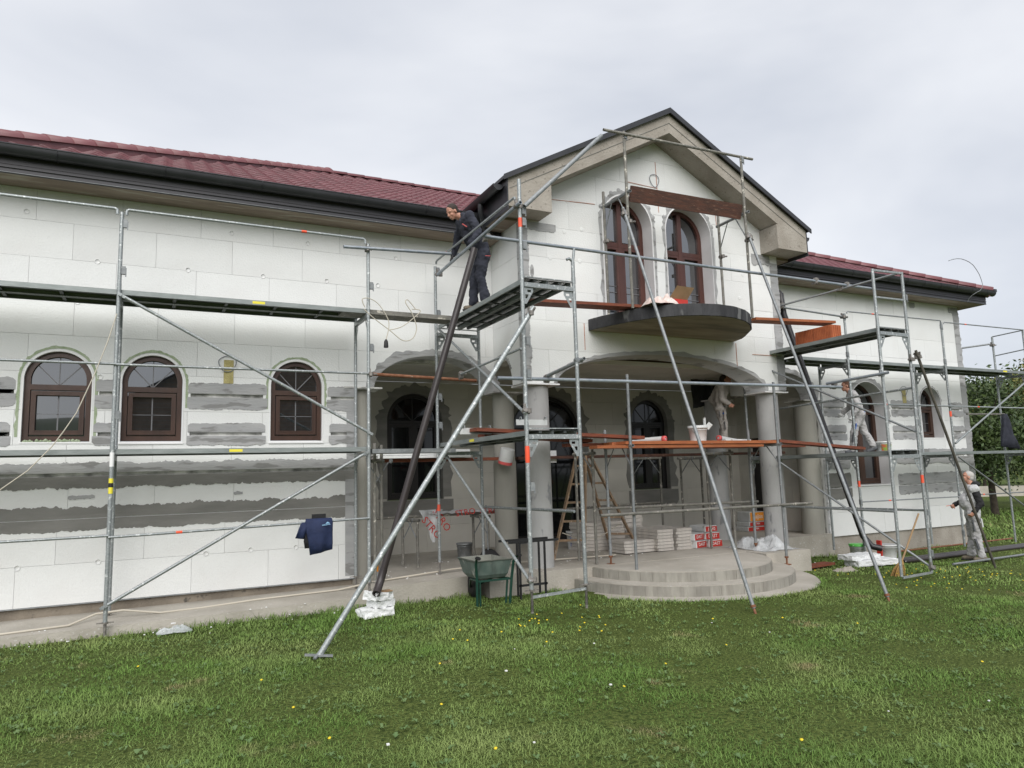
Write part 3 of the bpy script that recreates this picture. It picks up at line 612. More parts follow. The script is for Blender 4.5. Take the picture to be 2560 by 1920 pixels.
# ------------------------------------------------------------------ eaves and roofs
def roofz(y): return 5.93+.5*(y-10.3)
def eaves(x0, x1, endcap):
    MB().box((x0, 10.405, 5.69), (x1, F+.4, 5.78)).build('soffit', conc_s, house)
    fb = MB().box((x0, 10.385, 5.685), (x1, 10.404, 5.80)).build('fascia_board', fasc, house)
    MB().box((x0, 10.378, 5.802), (x1, 10.404, 5.93)).build('fascia_board', fasc, house)
    MB().box((x0, 10.366, 5.755), (x1, 10.384, 5.762)).build('fascia_rib', darkm, fb)
    MB().box((x0, 10.372, 5.692), (x1, 10.384, 5.698)).build('fascia_rib', galv_d, fb)
    g = MB(); n = 12
    gx = x1+(.16 if endcap else 0)
    prof = [(10.29+.095*math.cos(a), 5.985+.10*math.sin(a)) for a in [PI+PI*i/n for i in range(n+1)]]
    prof = [(10.195-.008, 5.995), (10.19, 6.005)]+prof+[(10.385, 6.0)]
    k = len(prof); vs = [(x, y, z) for x in (x0, gx) for y, z in prof]+[(x, y+(.006 if y < 10.29 else -.006), z+.004) for x in (x0, gx) for y, z in prof]
    g.add(vs, [(i, i+1, k+i+1, k+i) for i in range(k-1)]+[(2*k+i, 3*k+i, 3*k+i+1, 2*k+i+1) for i in range(k-1)], True)
    if endcap: g.add([vs[k+i] for i in range(k)], [tuple(range(k))])
    gut = g.build('gutter', darkm, house)
    x = math.ceil(x0/.62)*.62
    while x < gx-.05:
        MB().path([(x, 10.19, 6.008)]+[(x, y+(-.002), z-.002) for y, z in [(10.29+.099*math.cos(a), 5.985+.104*math.sin(a)) for a in [PI+PI*i/8 for i in range(9)]]], .0045, 4, caps=False).build('gutter_bracket', darkm, gut)
        x += .62 if endcap else 1.24
    return gut
eaves(-2.9, 5.1, False); eaves(10.9, 18.8, True)
MB().box((18.79, 10.41, 5.69), (18.81, 22, 5.93)).build('fascia_board', fasc, house)
MB().box((18.35, F+.4, 5.69), (18.79, 22, 5.70)).build('soffit', conc_s, house)
MB().box((18.9, 10.2, 5.99), (19.0, 10.4, 6.06)).build('gutter_corner', darkm, house)
# roof planes under the tiles
rb = MB(); XL, XR, YR = -2.55, 18.85, 16.3; zr = roofz(YR)
rb.add([(XL, 10.3, 5.94), (XR, 10.3, 5.94), (XR-6, YR, zr), (XL+6, YR, zr), (XL, 22.3, 5.94), (XR, 22.3, 5.94)], [(0, 1, 2, 3), (1, 5, 2), (3, 2, 5, 4), (0, 3, 4)])
roof = rb.build('roof', roof_u, house)
# one tile
sl = math.atan(.5)
def tile_mesh():
    mb = MB(); n = 8; w, L = .315, .40; vs = []
    prof = [(x/n*w, .028*max(0, math.sin(x/n*PI*1.0))**.8 if True else 0) for x in range(n+1)]
    prof = [(t*w, .046*(.5-.5*math.cos(2*PI*t))) for t in [i/n for i in range(n+1)]]
    for (ly, dz) in ((0, .032), (L, .0)):
        vs += [(x, ly, z+dz) for x, z in prof]
    vs += [(x, 0, z+.032-.030) for x, z in prof]
    k = n+1; mb.add(vs, [(i, i+1, k+i+1, k+i) for i in range(n)]+[(2*k+i, 2*k+i+1, i+1, i) for i in range(n)], True)
    me = bpy.data.meshes.new('roof_tile'); me.from_pydata(mb.v, [], mb.f); me.polygons.foreach_set('use_smooth', mb.sm); me.materials.append(tile_m)
    return me, mb
tme, tmb = tile_mesh()
cands = []
for k in range(20):
    y = 10.26+k*.30; hip = (y-10.3)+.02
    x = -2.6
    while x < 18.9:
        if x > XL+hip-.22 and x+.3 < XR-hip+.30:
            bayl = 4.72+max(0, (y-11.0)*0.9)
            if x < min(bayl+.2, 8) or x > 11.15-0.9*max(0, y-11): cands.append((x, y, k))
        x += .30
cands.sort(key=lambda t: (t[0] > 8, (t[0]-0)**2+t[1]**2))
Rt = Matrix.Rotation(sl, 4, 'X')
rest = MB(); RO = ORG[roof.name]
for idx, (x, y, k) in enumerate(cands):
    z = roofz(y)+.012
    if idx < 300:
        o = bpy.data.objects.new('roof_tile', tme); COL.objects.link(o); o.parent = roof
        o.location = V(x, y, z)-RO; o.rotation_euler = (sl+random.uniform(-.006, .006), 0, random.uniform(-.006, .006))
    else:
        M = Matrix.Translation((x, y, z)) @ Rt; rest.add([M @ Vector(v) for v in tmb.v], tmb.f, True)
rest.build('roof_tiles', tile_m, roof, kind='stuff')
def ridge_tile(p, q, r_=.12, name='ridge_tile'):
    p = Vector(p); q = Vector(q); d = (q-p).normalized(); x = d.cross(V(0, 0, 1)).normalized(); z = x.cross(d); n = 9; vs = []
    for t, k in ((p, 1.0), (q, 1.13)):
        vs += [t+x*math.cos(a)*r_*k+z*math.sin(a)*r_*k*.85 for a in [PI*i/n for i in range(n+1)]]
    m_ = n+1; vs += [v*.0+q+(v-q)*.86 for v in vs[m_:2*m_]]
    MB().add(vs, [(i, i+1, m_+i+1, m_+i) for i in range(n)]+[(m_+i, m_+i+1, 2*m_+i+1, 2*m_+i) for i in range(n)], True).build(name, ridge_m, roof)
for (a, b) in (((XL+6, YR, zr+.06), (XL, 10.3, 6.05)), ((XR-6, YR, zr+.06), (XR, 10.3, 6.02))):
    a, b = Vector(a), Vector(b); n = 23
    MB().bar(a+V(0, 0, -.07), b+V(0, 0, -.07), .20, .17).build('ridge_bedding', ridge_m, roof)
    for i in range(n):
        ridge_tile(a.lerp(b, i/n), a.lerp(b, (i+1.12)/n), .128)
for i in range(28): ridge_tile((XL+6+i*.42, YR, zr+.05), (XL+6+(i+1.08)*.42, YR, zr+.05), .10)
MB().lathe((XL+6, YR, zr+.07), [(.17, -.05), (.15, .04), (.08, .1), (0, .12)], 14).build('ridge_tile', ridge_m, roof)
# gable roof of the bay
GX0, GX1, GY = 4.72, 11.18, 9.33
def gtop(x): return 8.02-.535*abs(x-BC)
def glow(x): return 7.66-.535*abs(x-BC)
gable = slab(FY(GY), [(GX0, glow(GX0)), (BC, glow(BC)), (GX1, glow(GX1)), (GX1, gtop(GX1)), (BC, gtop(BC)), (GX0, gtop(GX0))], [], 0, .75).build('gable_rim', conc, house)
for s_ in (-1, 1):      # the form-board seam and ledge along the rake
    MB().bar((BC, GY-.004, 7.84), (BC+s_*3.2, GY-.004, 7.84-.535*3.2), .008, .008, (0, 1, 0)).build('form_seam', MATS['column_concrete_warm'] if 0 else mortar_d, gable)
MB().box((GX0, GY-.002, 5.84), (5.49, B+.03, 6.32)).build('eave_block', conc, gable)
MB().box((10.41, GY-.002, 5.85), (GX1, B+.03, 6.32)).build('eave_block', conc, gable)
MB().box((10.415, GY-.006, 5.846), (GX1-.004, GY+.3, 5.99)).build('eave_block', conc, gable)
MB().box((GX0+.002, B+.03, 5.80), (5.118, 11.3, 5.86)).build('soffit', conc_s, house)
MB().box((10.83, B+.03, 5.80), (GX1, 11.3, 5.86)).build('soffit', conc_s, house)
for x0, x1 in ((GX0-.02, GX0), (GX1, GX1+.02)): MB().box((x0, GY-.01, 5.78), (x1, 11.2, 6.32)).build('fascia_board', darkm, house)
rf = MB()
for s_ in (-1, 1):
    xo = BC+s_*3.30; t = .05
    a = [(BC, gtop(BC)+.01), (xo, gtop(xo)+.01), (xo, gtop(xo)+.01+t), (BC, gtop(BC)+.01+t)]
    rf.add([(x, y, z) for y in (GY-.05, 16.2) for x, z in a], [(0, 1, 2, 3), (7, 6, 5, 4), (0, 4, 5, 1), (3, 2, 6, 7), (1, 5, 6, 2), (0, 3, 7, 4)])
rf.build('roof', darkm, house)
MB().add([(x, y, z) for y in (GY-.07, GY-.05) for x, z in ((BC-3.32, gtop(BC-3.32)-.02), (BC, gtop(BC)-.015), (BC+3.32, gtop(BC+3.32)-.02), (BC+3.32, gtop(BC+3.32)+.065), (BC, gtop(BC)+.085), (BC-3.32, gtop(BC-3.32)+.065))],
         [(0, 1, 4, 5), (1, 2, 3, 4), (6, 11, 10, 7), (7, 10, 9, 8), (0, 6, 7, 1), (1, 7, 8, 2), (5, 4, 10, 11), (4, 3, 9, 10), (0, 5, 11, 6), (2, 8, 9, 3)]).build('rake_flashing', darkm, house)
for (xc, ye) in ((4.60, 11.1), (11.30, 11.1)):
    g = MB(); n = 10; pr_ = [(xc+.085*math.cos(a), 6.20+.09*math.sin(a)) for a in [PI+PI*i/n for i in range(n+1)]]; k = n+1
    vs = [(x, y, z) for y in (9.42, ye) for x, z in pr_]+[(xc+(x-xc)*.93, y, z+.005) for y in (9.42, ye) for x, z in pr_]
    g.add(vs, [(i, i+1, k+i+1, k+i) for i in range(k-1)]+[(2*k+i, 3*k+i, 3*k+i+1, 2*k+i+1) for i in range(k-1)], True)
    g.add([(x, 9.42, z) for x, z in pr_], [tuple(range(k))]); gg = g.build('gutter', darkm, house)
    MB().path([(xc, 10.1, 6.13), (xc, 10.1, 5.98), (xc+(.12 if xc < 8 else -.12), 10.25, 5.80), (xc+(.3 if xc < 8 else -.22), 10.3, 5.66)], .045, 10).build('gutter_outlet', darkm, house)
# balcony slab
bp = [(6.36, B-.01), (6.42, 9.45), (6.60, 8.95), (6.80, 8.58), (7.08, 8.33), (7.40, 8.19), (7.72, 8.13), (8.05, 8.16), (8.40, 8.29), (8.72, 8.50), (9.02, 8.78), (9.32, 9.22), (9.50, 9.5), (9.56, B-.01)]
bpo = [bp[0]]
for i in range(len(bp)-1):
    for k in range(1, 6):
        x = bp[i][0]+(bp[i+1][0]-bp[i][0])*k/5; y = bp[i][1]+(bp[i+1][1]-bp[i][1])*k/5
        bpo.append((x+.008*noise.noise((x*9, y*9, 1)), y+.008*noise.noise((x*9, y*9, 7))))
balc = slab(FZ(4.27), bpo, [], .008, .19).build('balcony', bal, house)
slab(FZ(4.27), [(7.95+(x-7.95)*.99, B+(y-B)*.985) for x, y in bpo], [], .0, .008).build('balcony_top', bal_t, balc)
slab(FZ(4.27), [(7.95+(x-7.95)*.985, B+(y-B)*.985) for x, y in bpo], [], .190, .197).build('balcony_underside', bal_u, balc)
# lightning wire at the far gutter
tag(MB().path([(17.2, 10.25, 6.62), (17.35, 10.24, 6.67), (17.5, 10.22, 6.70), (17.65, 10.21, 6.71), (17.8, 10.2, 6.69), (17.95, 10.19, 6.65), (18.08, 10.18, 6.58), (18.19, 10.18, 6.48), (18.27, 10.17, 6.36), (18.32, 10.17, 6.25), (18.34, 10.16, 6.12), (18.31, 10.16, 6.03), (18.2, 10.16, 5.94), (18.08, 10.18, 5.89), (18.01, 10.25, 5.83), (18.0, 10.32, 5.77), (17.98, 10.36, 5.70)], .008, 6).build('roof_wire', galv_d), 'bent thin wire curving up from the gutter at the far roof corner', 'wire')
#@@PART3
# ------------------------------------------------------------------ scaffolding
def clamp(par, p, ax1, ax2, m=clampm):
    p = Vector(p); a = Vector(ax1).normalized(); b = Vector(ax2).normalized(); n = a.cross(b)
    if n.length < .2: n = a.cross(V(0, 0, 1)) if abs(a.z) < .9 else V(0, -1, 0)
    n.normalize(); mb = MB()
    mb.lathe(p-n*.028-a*.027, [(.033, 0), (.033, .054)], 10, axis=a); mb.lathe(p+n*.028-b*.027, [(.033, 0), (.033, .054)], 10, axis=b)
    mb.bar(p-n*.035+b*.03, p-n*.035+b*.085, .018, .03, n); mb.bar(p+n*.03+a*.03, p+n*.03+a*.085, .018, .03, n)
    mb.tube(p-n*.035+b*.06-n*.03, p-n*.035+b*.06+n*.05, .009, 6)
    mb.build('coupler', m, par)
def deck(par, x0, x1, y0, y1, z, ax, m=None, st=None, perf=False):
    """two steel planks side by side, upper face at z; ax = long axis"""
    f = (lambda u, v, w: V(u, v, w)) if ax == 'x' else (lambda u, v, w: V(v, u, w))
    if ax == 'x': a0, a1, b0, b1 = x0, x1, y0, y1
    else: a0, a1, b0, b1 = y0, y1, x0, x1
    bm_ = (b0+b1)/2
    for c0, c1 in ((b0, bm_-.006), (bm_+.006, b1)):
        mb = MB()
        def bx(u0, u1, v0, v1, w0, w1):
            p, q = f(u0, v0, w0), f(u1, v1, w1); mb.box(tuple(map(min, p, q)), tuple(map(max, p, q)))
        bx(a0+.02, a1-.02, c0, c0+.004, z-.062, z); bx(a0+.02, a1-.02, c1-.004, c1, z-.062, z)
        bx(a0+.02, a1-.02, c0+.004, c0+.022, z-.062, z-.058); bx(a0+.02, a1-.02, c1-.022, c1-.004, z-.062, z-.058)
        pl = mb.build('deck_plank', m or deck_m, par)
        mb = MB()
        if perf:      # sheet with real holes: three rows on each side of the stiffener
            vs_ = [c0+.004]; m_ = (c0+c1)/2
            for cc in (c0+.045, c0+.075, c0+.105, m_+.045, m_+.075, m_+.105): vs_ += [cc, cc+.013]
            vs_ += [c1-.004]; us_ = [a0+.02]; u = a0+.08
            while u < a1-.1: us_ += [u, u+.013]; u += .032
            us_ += [a1-.02]; nu, nv = len(us_), len(vs_)
            mb.add([f(u, v, z-.003) for u in us_ for v in vs_], [(i*nv+j, i*nv+j+1, (i+1)*nv+j+1, (i+1)*nv+j) for i in range(nu-1) for j in range(nv-1) if not (i % 2 and j % 2)])
        else: bx(a0+.02, a1-.02, c0+.004, c1-.004, z-.006, z-.001)
        bx(a0+.02, a1-.02, (c0+c1)/2-.02, (c0+c1)/2+.02, z-.035, z-.0065)
        n = int((a1-a0)/.75)
        for i in range(1, n+1):
            u = a0+(a1-a0)*i/(n+1); bx(u-.02, u+.02, c0+.004, c1-.004, z-.05, z-.0355)
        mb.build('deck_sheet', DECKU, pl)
        if st: 
            u = a0+(a1-a0)*st; mb = MB(); bx(u, u+.16, c0-.0015, c0-.0005, z-.048, z-.014); mb.build('sticker', yellow, pl); st = None
# perforated underside: a dot pattern of small holes showing light
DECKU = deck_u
def gusset(par, p, ux, m=galv):
    """corner plate under the transom: ux = direction (unit) away from the upright"""
    p = Vector(p); u = Vector(ux)
    f = lambda a, b, d: p+u*a+V(0, 0, b)+u.cross(V(0, 0, 1))*(d-.002)
    o = [(.0, 0), (.13, 0), (.13, -.05), (.035, -.21), (.0, -.21)]
    h = [[(.05, -.03), (.10, -.03), (.10, -.06), (.05, -.06)], [(.02, -.09), (.065, -.09), (.045, -.14), (.02, -.14)]]
    slab(f, o, h, 0, .004).build('gusset', m, par)
def frame(par, p, q, zs, zbot, ztop, ztop2=None, jack=True, m=galv, foot=.06):
    """scaffold frame: two uprights at p and q (x, y); transoms at heights zs"""
    p = V(*p, 0); q = V(*q, 0); u = (q-p).normalized()
    zt2 = ztop2 or ztop
    for pt, zt in ((p, ztop), (q, zt2)):
        up_ = MB().tube(pt+V(0, 0, zbot), pt+V(0, 0, zt), .0242, 12)
        for z in zs: up_.lathe(pt+V(0, 0, z-.02), [(.027, 0), (.027, .09)], 12)
        o = up_.build('upright', m, par)
        if jack:
            MB().tube(pt+V(0, 0, zbot-.25 if zbot > .1 else zbot-.02), pt+V(0, 0, zbot+.02), .017, 8).lathe(pt+V(0, 0, zbot-.02), [(.035, 0), (.035, .02)], 8).bar(pt+V(-.09, 0, zbot-.01), pt+V(.09, 0, zbot-.01), .012, .012).build('base_jack', clampm, o)
            g_ = max(gz(pt.x, pt.y), -9)
    for z in zs:
        tr = MB().bar(p+u*.02+V(0, 0, z-.095), q-u*.02+V(0, 0, z-.095), .048, .055).bar(p+u*.02+V(0, 0, z+.005), q-u*.02+V(0, 0, z+.005), .03, .012).build('transom', m, par)
        gusset(par, p+u*.02+V(0, 0, z-.125), u); gusset(par, q-u*.02+V(0, 0, z-.125), -u)
    return p, q
def rail(par, a, b, r=.0168, drop=.05, m=galv, paint=None):
    a = Vector(a); b = Vector(b); d = (b-a).normalized()
    pts = [a+V(0, 0, -drop)+d*.03, a+V(0, 0, -.012)+d*.035, a+d*.06, b-d*.06, b+V(0, 0, -.012)-d*.035, b+V(0, 0, -drop)-d*.03] if drop else [a, b]
    o = MB().path(pts, r, 8).build('guard_rail', m, par)
    if paint: c = a.lerp(b, paint); MB().tube(c, c+d*.07, r+.001, 8).build('paint_mark', orange, o)
    return o
def wedge(par, p, d=(0, -1, 0)):
    p = Vector(p); MB().box(p+V(-.012, -.035, -.05), p+V(.035, .01, .05)).box(p+V(.03, -.03, -.08), p+V(.045, -.02, .03)).build('wedge_pocket', galv_d, par)
# --- left run -----------------------------------------------------
YO, YI = 9.8, 10.53
sc = thing('scaffold', 'long galvanised scaffold along the white left wing with two steel decks', 'scaffold', (-.47, YO, .1))
for i, (x, zb) in enumerate(((-3.6, .25), (-.47, .20), (2.66, .35))):
    frame(sc, (x, YO), (x, YI), (2.19, 4.165), zb if i != 1 else .18, 5.15 if i < 2 else 5.12, 4.2)
for x0, x1 in ((-3.6, -.47), (-.47, 2.66)):
    deck(sc, x0, x1, YO+.03, YI-.05, 2.19, 'x', st=.42); deck(sc, x0, x1, YO+.03, YI-.05, 4.165, 'x', st=.5)
    rail(sc, (x0+.02, YO-.03, 5.18), (x1-.02, YO-.03, 5.18), .019, .07, paint=.7 if x0 > -1 else None)
    rail(sc, (x0, YO-.035, 3.215), (x1, YO-.035, 3.22), .0165, 0); rail(sc, (x0, YO-.035, 1.16 if x0 < -1 else 1.15), (x1, YO-.035, 1.17 if x0 < -1 else 1.21), .0165, 0, paint=.62 if x0 < -1 else .23)
for a, b in (((-.45, YO-.05, 4.08), (2.68, YO-.05, 2.37)), ((-.50, YO-.05, .35), (2.62, YO-.05, 2.11))):
    a, b = Vector(a), Vector(b); d = (b-a).normalized()
    MB().tube(a+d*.06, b-d*.06, .0205, 10).bar(a-d*.03, a+d*.09, .01, .035).bar(b-d*.09, b+d*.03, .01, .035).lathe(a+V(0, -.02, 0), [(.02, 0), (.02, .03)], 8, axis=(0, 1, 0)).lathe(b+V(0, -.02, 0), [(.02, 0), (.02, .03)], 8, axis=(0, 1, 0)).build('diagonal_brace', galv, sc)
MB().lathe((-.47, YO, 1.66), [(.0255, 0), (.0255, .18)], 12, caps=False).build('sticker', yellow, sc)
MB().lathe((-.47, YO, 1.735), [(.026, 0), (.026, .05)], 12, caps=False).build('sticker_text', black, sc)
MB().lathe((-.47, YO, 1.98), [(.0255, 0), (.0255, .17)], 12, caps=False).build('sticker', white_p, sc)
MB().tube((2.29, YO-.06, 5.02), (4.02, YO-.12, 5.09), .0242, 12, hollow=True).build('tie_tube', galv_b, sc); clamp(sc, (2.64, YO-.03, 5.03), (0, 0, 1), (1, 0, 0))
MB().tube((2.70, YO-.05, 3.21), (4.3, YO-.05, 3.17), .0242, 12, hollow=True).build('tie_tube', rust, sc); clamp(sc, (2.68, YO-.03, 3.21), (0, 0, 1), (1, 0, 0))
for x, z in ((-.47, 5.0), (-.47, 4.4), (2.66, 4.5), (2.66, 3.6), (-.47, 2.6)): wedge(sc, (x+.03, YO, z))
old = MB().box((2.3, YO+.04, 4.10), (4.0, YO+.36, 4.165)).build('old_deck_plank', MATS['mortar_splashed_tube'], sc)
MB().box((2.72, YO+.03, 2.10), (3.98, YO+.36, 2.16)).build('old_deck_plank', MATS['galvanised_dull'], sc)
# --- left tower ---------------------------------------------------
lt = thing('scaffold', 'narrow scaffold tower with two perforated decks before the left corner of the gabled bay', 'scaffold', (4.3, 7.5, 0))
TX0, TX1, TY0, TY1 = 3.95, 4.69, 7.5, 10.5
frame(lt, (TX0, TY0), (TX1, TY0), (2.285, 4.15), .42, 5.40, 4.42)
frame(lt, (TX0, TY1), (TX1, TY1), (2.2, 4.10), .45, 5.12, 4.15)
MB().tube((TX0, TY0, .15), (TX0, TY0, .45), .017, 8).tube((TX1, TY0, .13), (TX1, TY0, .45), .017, 8).build('base_jack_thread', rust if 0 else MATS['mortar_splashed_tube'], lt)
MB().bar((TX0, TY0, .33), (TX1, TY0, .36), .03, .03).build('transom', galv, lt)
deck(lt, TX0+.03, TX1-.03, TY0, TY1, 2.27, 'y', st=.55); deck(lt, TX0+.03, TX1-.03, TY0, TY1, 4.15, 'y', perf=True)
rail(lt, (TX0-.03, TY0+.03, 5.19), (TX0-.03, TY1-.1, 5.17), .0165, .05, paint=.82)
MB().tube((TX0-.05, TY0-.12, 5.05), (TX0-.05, 10.25, 4.92), .0242, 12, hollow=True).build('handrail_tube', galv_b, lt)
clamp(lt, (TX0-.02, TY1-.22, 4.93), (0, 0, 1), (0, 1, 0)); clamp(lt, (TX0-.02, TY0, 5.05), (0, 0, 1), (0, 1, 0))
rail(lt, (TX0-.03, TY0+.02, 3.26), (TX0-.03, 9.5, 3.21), .0165, 0); clamp(lt, (TX0-.02, 9.45, 3.2), (1, 0, 0), (0, 1, 0))
for a, b in (((TX0-.035, 10.3, 4.05), (TX0-.035, TY0-.05, 2.46)), ((TX0-.035, 10.05, 2.06), (TX0-.035, TY0-.05, .51))):
    a, b = Vector(a), Vector(b); d = (b-a).normalized(); MB().tube(a, b, .0195, 10).build('diagonal_brace', galv, lt)
clamp(lt, (TX0, TY0-.02, 2.50), (0, 0, 1), (0, 1, -.5)); clamp(lt, (TX0, TY0-.02, .53), (0, 0, 1), (0, 1, -.5))
rail(lt, (TX1+.0, TY0+.2, 1.27), (TX1, TY1-.1, 1.25), .0195, 0)
MB().tube((TX1+.05, TY0-.1, 3.155), (TX1+.05, 8.42, 3.06), .0242, 12, hollow=True).build('bracket_tube', galv_d, lt); clamp(lt, (TX1+.03, TY0, 3.15), (0, 0, 1), (0, 1, 0), galv_d); clamp(lt, (TX1+.05, 8.36, 3.03), (0, 1, 0), (1, 0, 0))
for z in (5.0, 4.85, 4.55, 3.35, 2.95, 1.6): wedge(lt, (TX0+.03, TY0, z))
for z in (5.05, 4.35, 3.0, 2.55): wedge(lt, (TX0+.03, TY1, z))
MB().path([(TX1, TY0, 4.42), (TX1+.015, TY0, 4.50), (TX1+.03, TY0, 4.60)], .018, 8).path([(TX1-.005, TY0+.005, 4.43), (TX1-.05, TY0, 4.46), (TX1-.09, TY0, 4.44)], .018, 8).build('rail_stub', galv, lt)
MB().lathe((TX0, TY0, 1.88), [(.0252, 0), (.029, .03), (.029, .16), (.0252, .2)], 10).build('paint_mark', orange, lt)
MB().lathe((TX0, TY0, 4.78), [(.0252, 0), (.0252, .12)], 10).build('paint_mark', orange, lt)
MB().lathe((TX0, TY1, 1.22), [(.0252, 0), (.0252, .10)], 10).build('paint_mark', orange, lt)
tag(tube(None, 'steel_pole', (TX0+.03, TY0-.07, 5.03), (5.26, 7.55, 6.26), .028, galv_d), 'long steel tube rising from the left scaffold tower up towards the gable peak', 'pole')
bx_ = tag(MB().tube((3.9, 8.47, 4.97), (11.75, 8.47, 4.97), .0242, 12, hollow=True).build('steel_pole', galv_b), 'long level tube crossing in front of both arched balcony windows', 'pole')
clamp(bx_, (3.93, 8.5, 4.97), (0, 1, 0), (1, 0, 0)); clamp(bx_, (10.3, 8.47, 4.97), (0, 1, 0), (1, 0, 0)); clamp(bx_, (11.1, 8.47, 4.97), (0, 1, 0), (1, 0, 0))
bx_ = tag(MB().tube((TX0+.03, 8.33, 3.01), (10.55, 8.33, 3.08), .0242, 12, hollow=True).build('steel_pole', galv_b), 'long level blue grey tube crossing in front of the porch arch and columns', 'pole')
clamp(bx_, (10.40, 8.36, 3.1), (0, 1, 0), (1, 0, 0))
# raking poles -----------------------------------------------------
def prop(a, b, r, m, label, foot=None, cl=None, fm=clampm):
    o = thing('raking_pole', label, 'pole', b); MB().tube(a, b, r, 12, hollow=True).build('pole', m, o)
    if foot:
        bb = Vector(b)
        if foot == 'plate': MB().bar(bb+V(-.13, .02, .03), bb+V(.13, -.04, .0), .05, .015).bar(bb+V(-.05, -.06, .0), bb+V(.05, .08, .05), .03, .015).build('foot_plate', galv_d, o)
        else: d = (Vector(b)-Vector(a)).normalized(); MB().tube(bb-d*.03, bb+d*.09, .016, 8).lathe(bb-d*.04, [(.034, 0), (.034, .03)], 8, axis=d).build('foot_spindle', rust, o)
    if cl: clamp(o, Vector(a)-(Vector(a)-Vector(b)).normalized()*cl, (0, 0, 1), Vector(a)-Vector(b))
    return o
prop((4.06, 7.42, 3.76), (1.49, 7.36, .03), .030, galv, 'long raking steel pole from the left tower down to a plate in the lawn', 'plate', .1)
prop((6.46, 8.78, 5.86), (6.52, 6.64, .06), .024, galv_d, 'raking steel pole from the left balcony window down to the lawn before the round steps', 'spindle', .12)
prop((9.02, 8.70, 5.72), (8.50, 6.30, .04), .024, galv_d, 'raking steel pole from the right side of the balcony down to the lawn', 'spindle', .05)
prop((11.25, 7.40, 3.60), (12.78, 7.40, -.05), .022, wood_k, 'rough wooden pole leaning on the right tower in front of the man in the vest', None, .12)
# gable frames on the balcony -------------------------------------
for i, (xo, yo, xi, yi, zt, zi) in enumerate(((6.60, 8.83, 6.14, 8.83, 7.20, 5.72), (8.72, 8.42, 7.98, 8.42, 7.10, 5.9))): pass
def gframe(xo, yo, ztop, xi, yi, ztopi, ztr, lab):
    g = thing('scaffold', lab, 'scaffold', (xo, yo, 4.27)); 
    MB().tube((xo, yo, 4.275), (xo, yo, ztop), .0235, 12, hollow=True).build('upright', oldtube, g); MB().tube((xi, yi, 4.275), (xi, yi, ztopi), .0235, 12, hollow=True).build('upright', oldtube, g)
    MB().tube((xo+.01, yo-.08, ztr), (xi+.01, yi+.06, ztr), .026, 12, hollow=True).build('transom', galv_d, g)
    MB().tube((xi, yi, ztr-.45), (xi+(xo-xi)*.35, yi+(yo-yi)*.35, ztr-.02), .010, 6).tube((xo, yo, ztr-.45), (xo+(xi-xo)*.35, yo+(yi-yo)*.35, ztr-.02), .010, 6).build('knee_brace', galv_d, g)
    clamp(g, (xo, yo-.03, ztr-.5), (0, 0, 1), (1, 0, 0)); clamp(g, (xi, yi-.03, 5.55), (0, 0, 1), (1, 0, 0)); wedge(g, (xo, yo, ztop-.08))
    return g
GLY = 8.86
gframe(6.61, GLY, 7.20, 6.60, 9.50, 6.42, 6.17, 'mortar splashed frame on the left of the balcony with its foot beside the cardboard box')
gframe(9.03, GLY-.1, 7.18, 9.06, 9.44, 6.40, 6.14, 'mortar splashed frame on the right of the balcony beneath the right rake')
tag(tube(None, 'steel_pole', (6.18, GLY-.05, 7.12), (9.36, GLY-.05, 7.20), .0235, oldtube), 'dark mortar splashed tube lying level across the top of the two gable frames', 'pole')
tag(MB().bar((6.72, 8.92, 6.19), (9.0, 8.82, 6.17), .045, .25, (0, -.3, 1)).build('plank', wood_b), 'dark brown plank lying high between the two gable frames above the windows', 'plank')
# --- right tower --------------------------------------------------
rt = thing('scaffold', 'scaffold tower right of the porch with a brick stack on its upper deck', 'scaffold', (10.8, 7.45, -.1))
RX0, RX1, RY0, RY1 = 10.42, 11.16, 7.45, 10.45
frame(rt, (RX0, RY0), (RX1, RY0), (1.95, 3.95), .0, 4.92, 4.94, jack=False)
frame(rt, (RX0, RY1), (RX1, RY1), (1.95, 3.93), .1, 4.0, 4.0, jack=False)
deck(rt, RX0+.03, RX1-.03, RY0, RY1, 1.95, 'y'); deck(rt, RX0+.03, RX1-.03, RY0, RY1, 3.95, 'y')
MB().bar((RX0, RY0, 4.90), (RX1, RY0, 4.92), .04, .03).bar((RX0, RY0, 4.45), (RX1, RY0, 4.46), .03, .025).bar((RX0+.02, RY0, -.02), (RX1, RY0, .0), .03, .03).build('transom', galv, rt)
for zz in (4.5, 3.3, 2.4, .3, .95): wedge(rt, (RX1+.01, RY0, zz))
rail(rt, (RX0-.02, RY0, 1.0), (RX0+.01, 9.7, 1.02), .0195, 0); rail(rt, (RX1+.02, RY0-.04, .98), (RX1+.02, 10.35, .96), .0195, 0)
rail(rt, (RX1+.02, RY0, 2.98), (RX1+.02, 10.3, 2.9), .0195, 0)
MB().tube((RX0-.06, RY0-.15, 3.18), (RX0-.06, 8.47, 3.15), .0242, 12, hollow=True).build('bracket_tube', galv_b, rt); clamp(rt, (RX0-.02, RY0, 3.17), (0, 0, 1), (0, 1, 0), galv_d)
rp = MB().tube((RX1-.03, RY0+.0, 4.93), (10.82, 10.4, 4.87), .019, 10).build('handrail_tube', galv_d, rt); clamp(rt, (11.0, 8.5, 4.93), (0, 1, 0), (1, 0, 0)); clamp(rt, (10.9, 9.8, 4.88), (0, 1, 0), (1, 0, 0))
MB().tube((10.9, 9.8, 4.85), (12.75, 9.78, 4.78), .019, 10).build('handrail_tube', galv_d, rt); clamp(rt, (12.62, 9.78, 4.78), (0, 0, 1), (1, 0, 0))
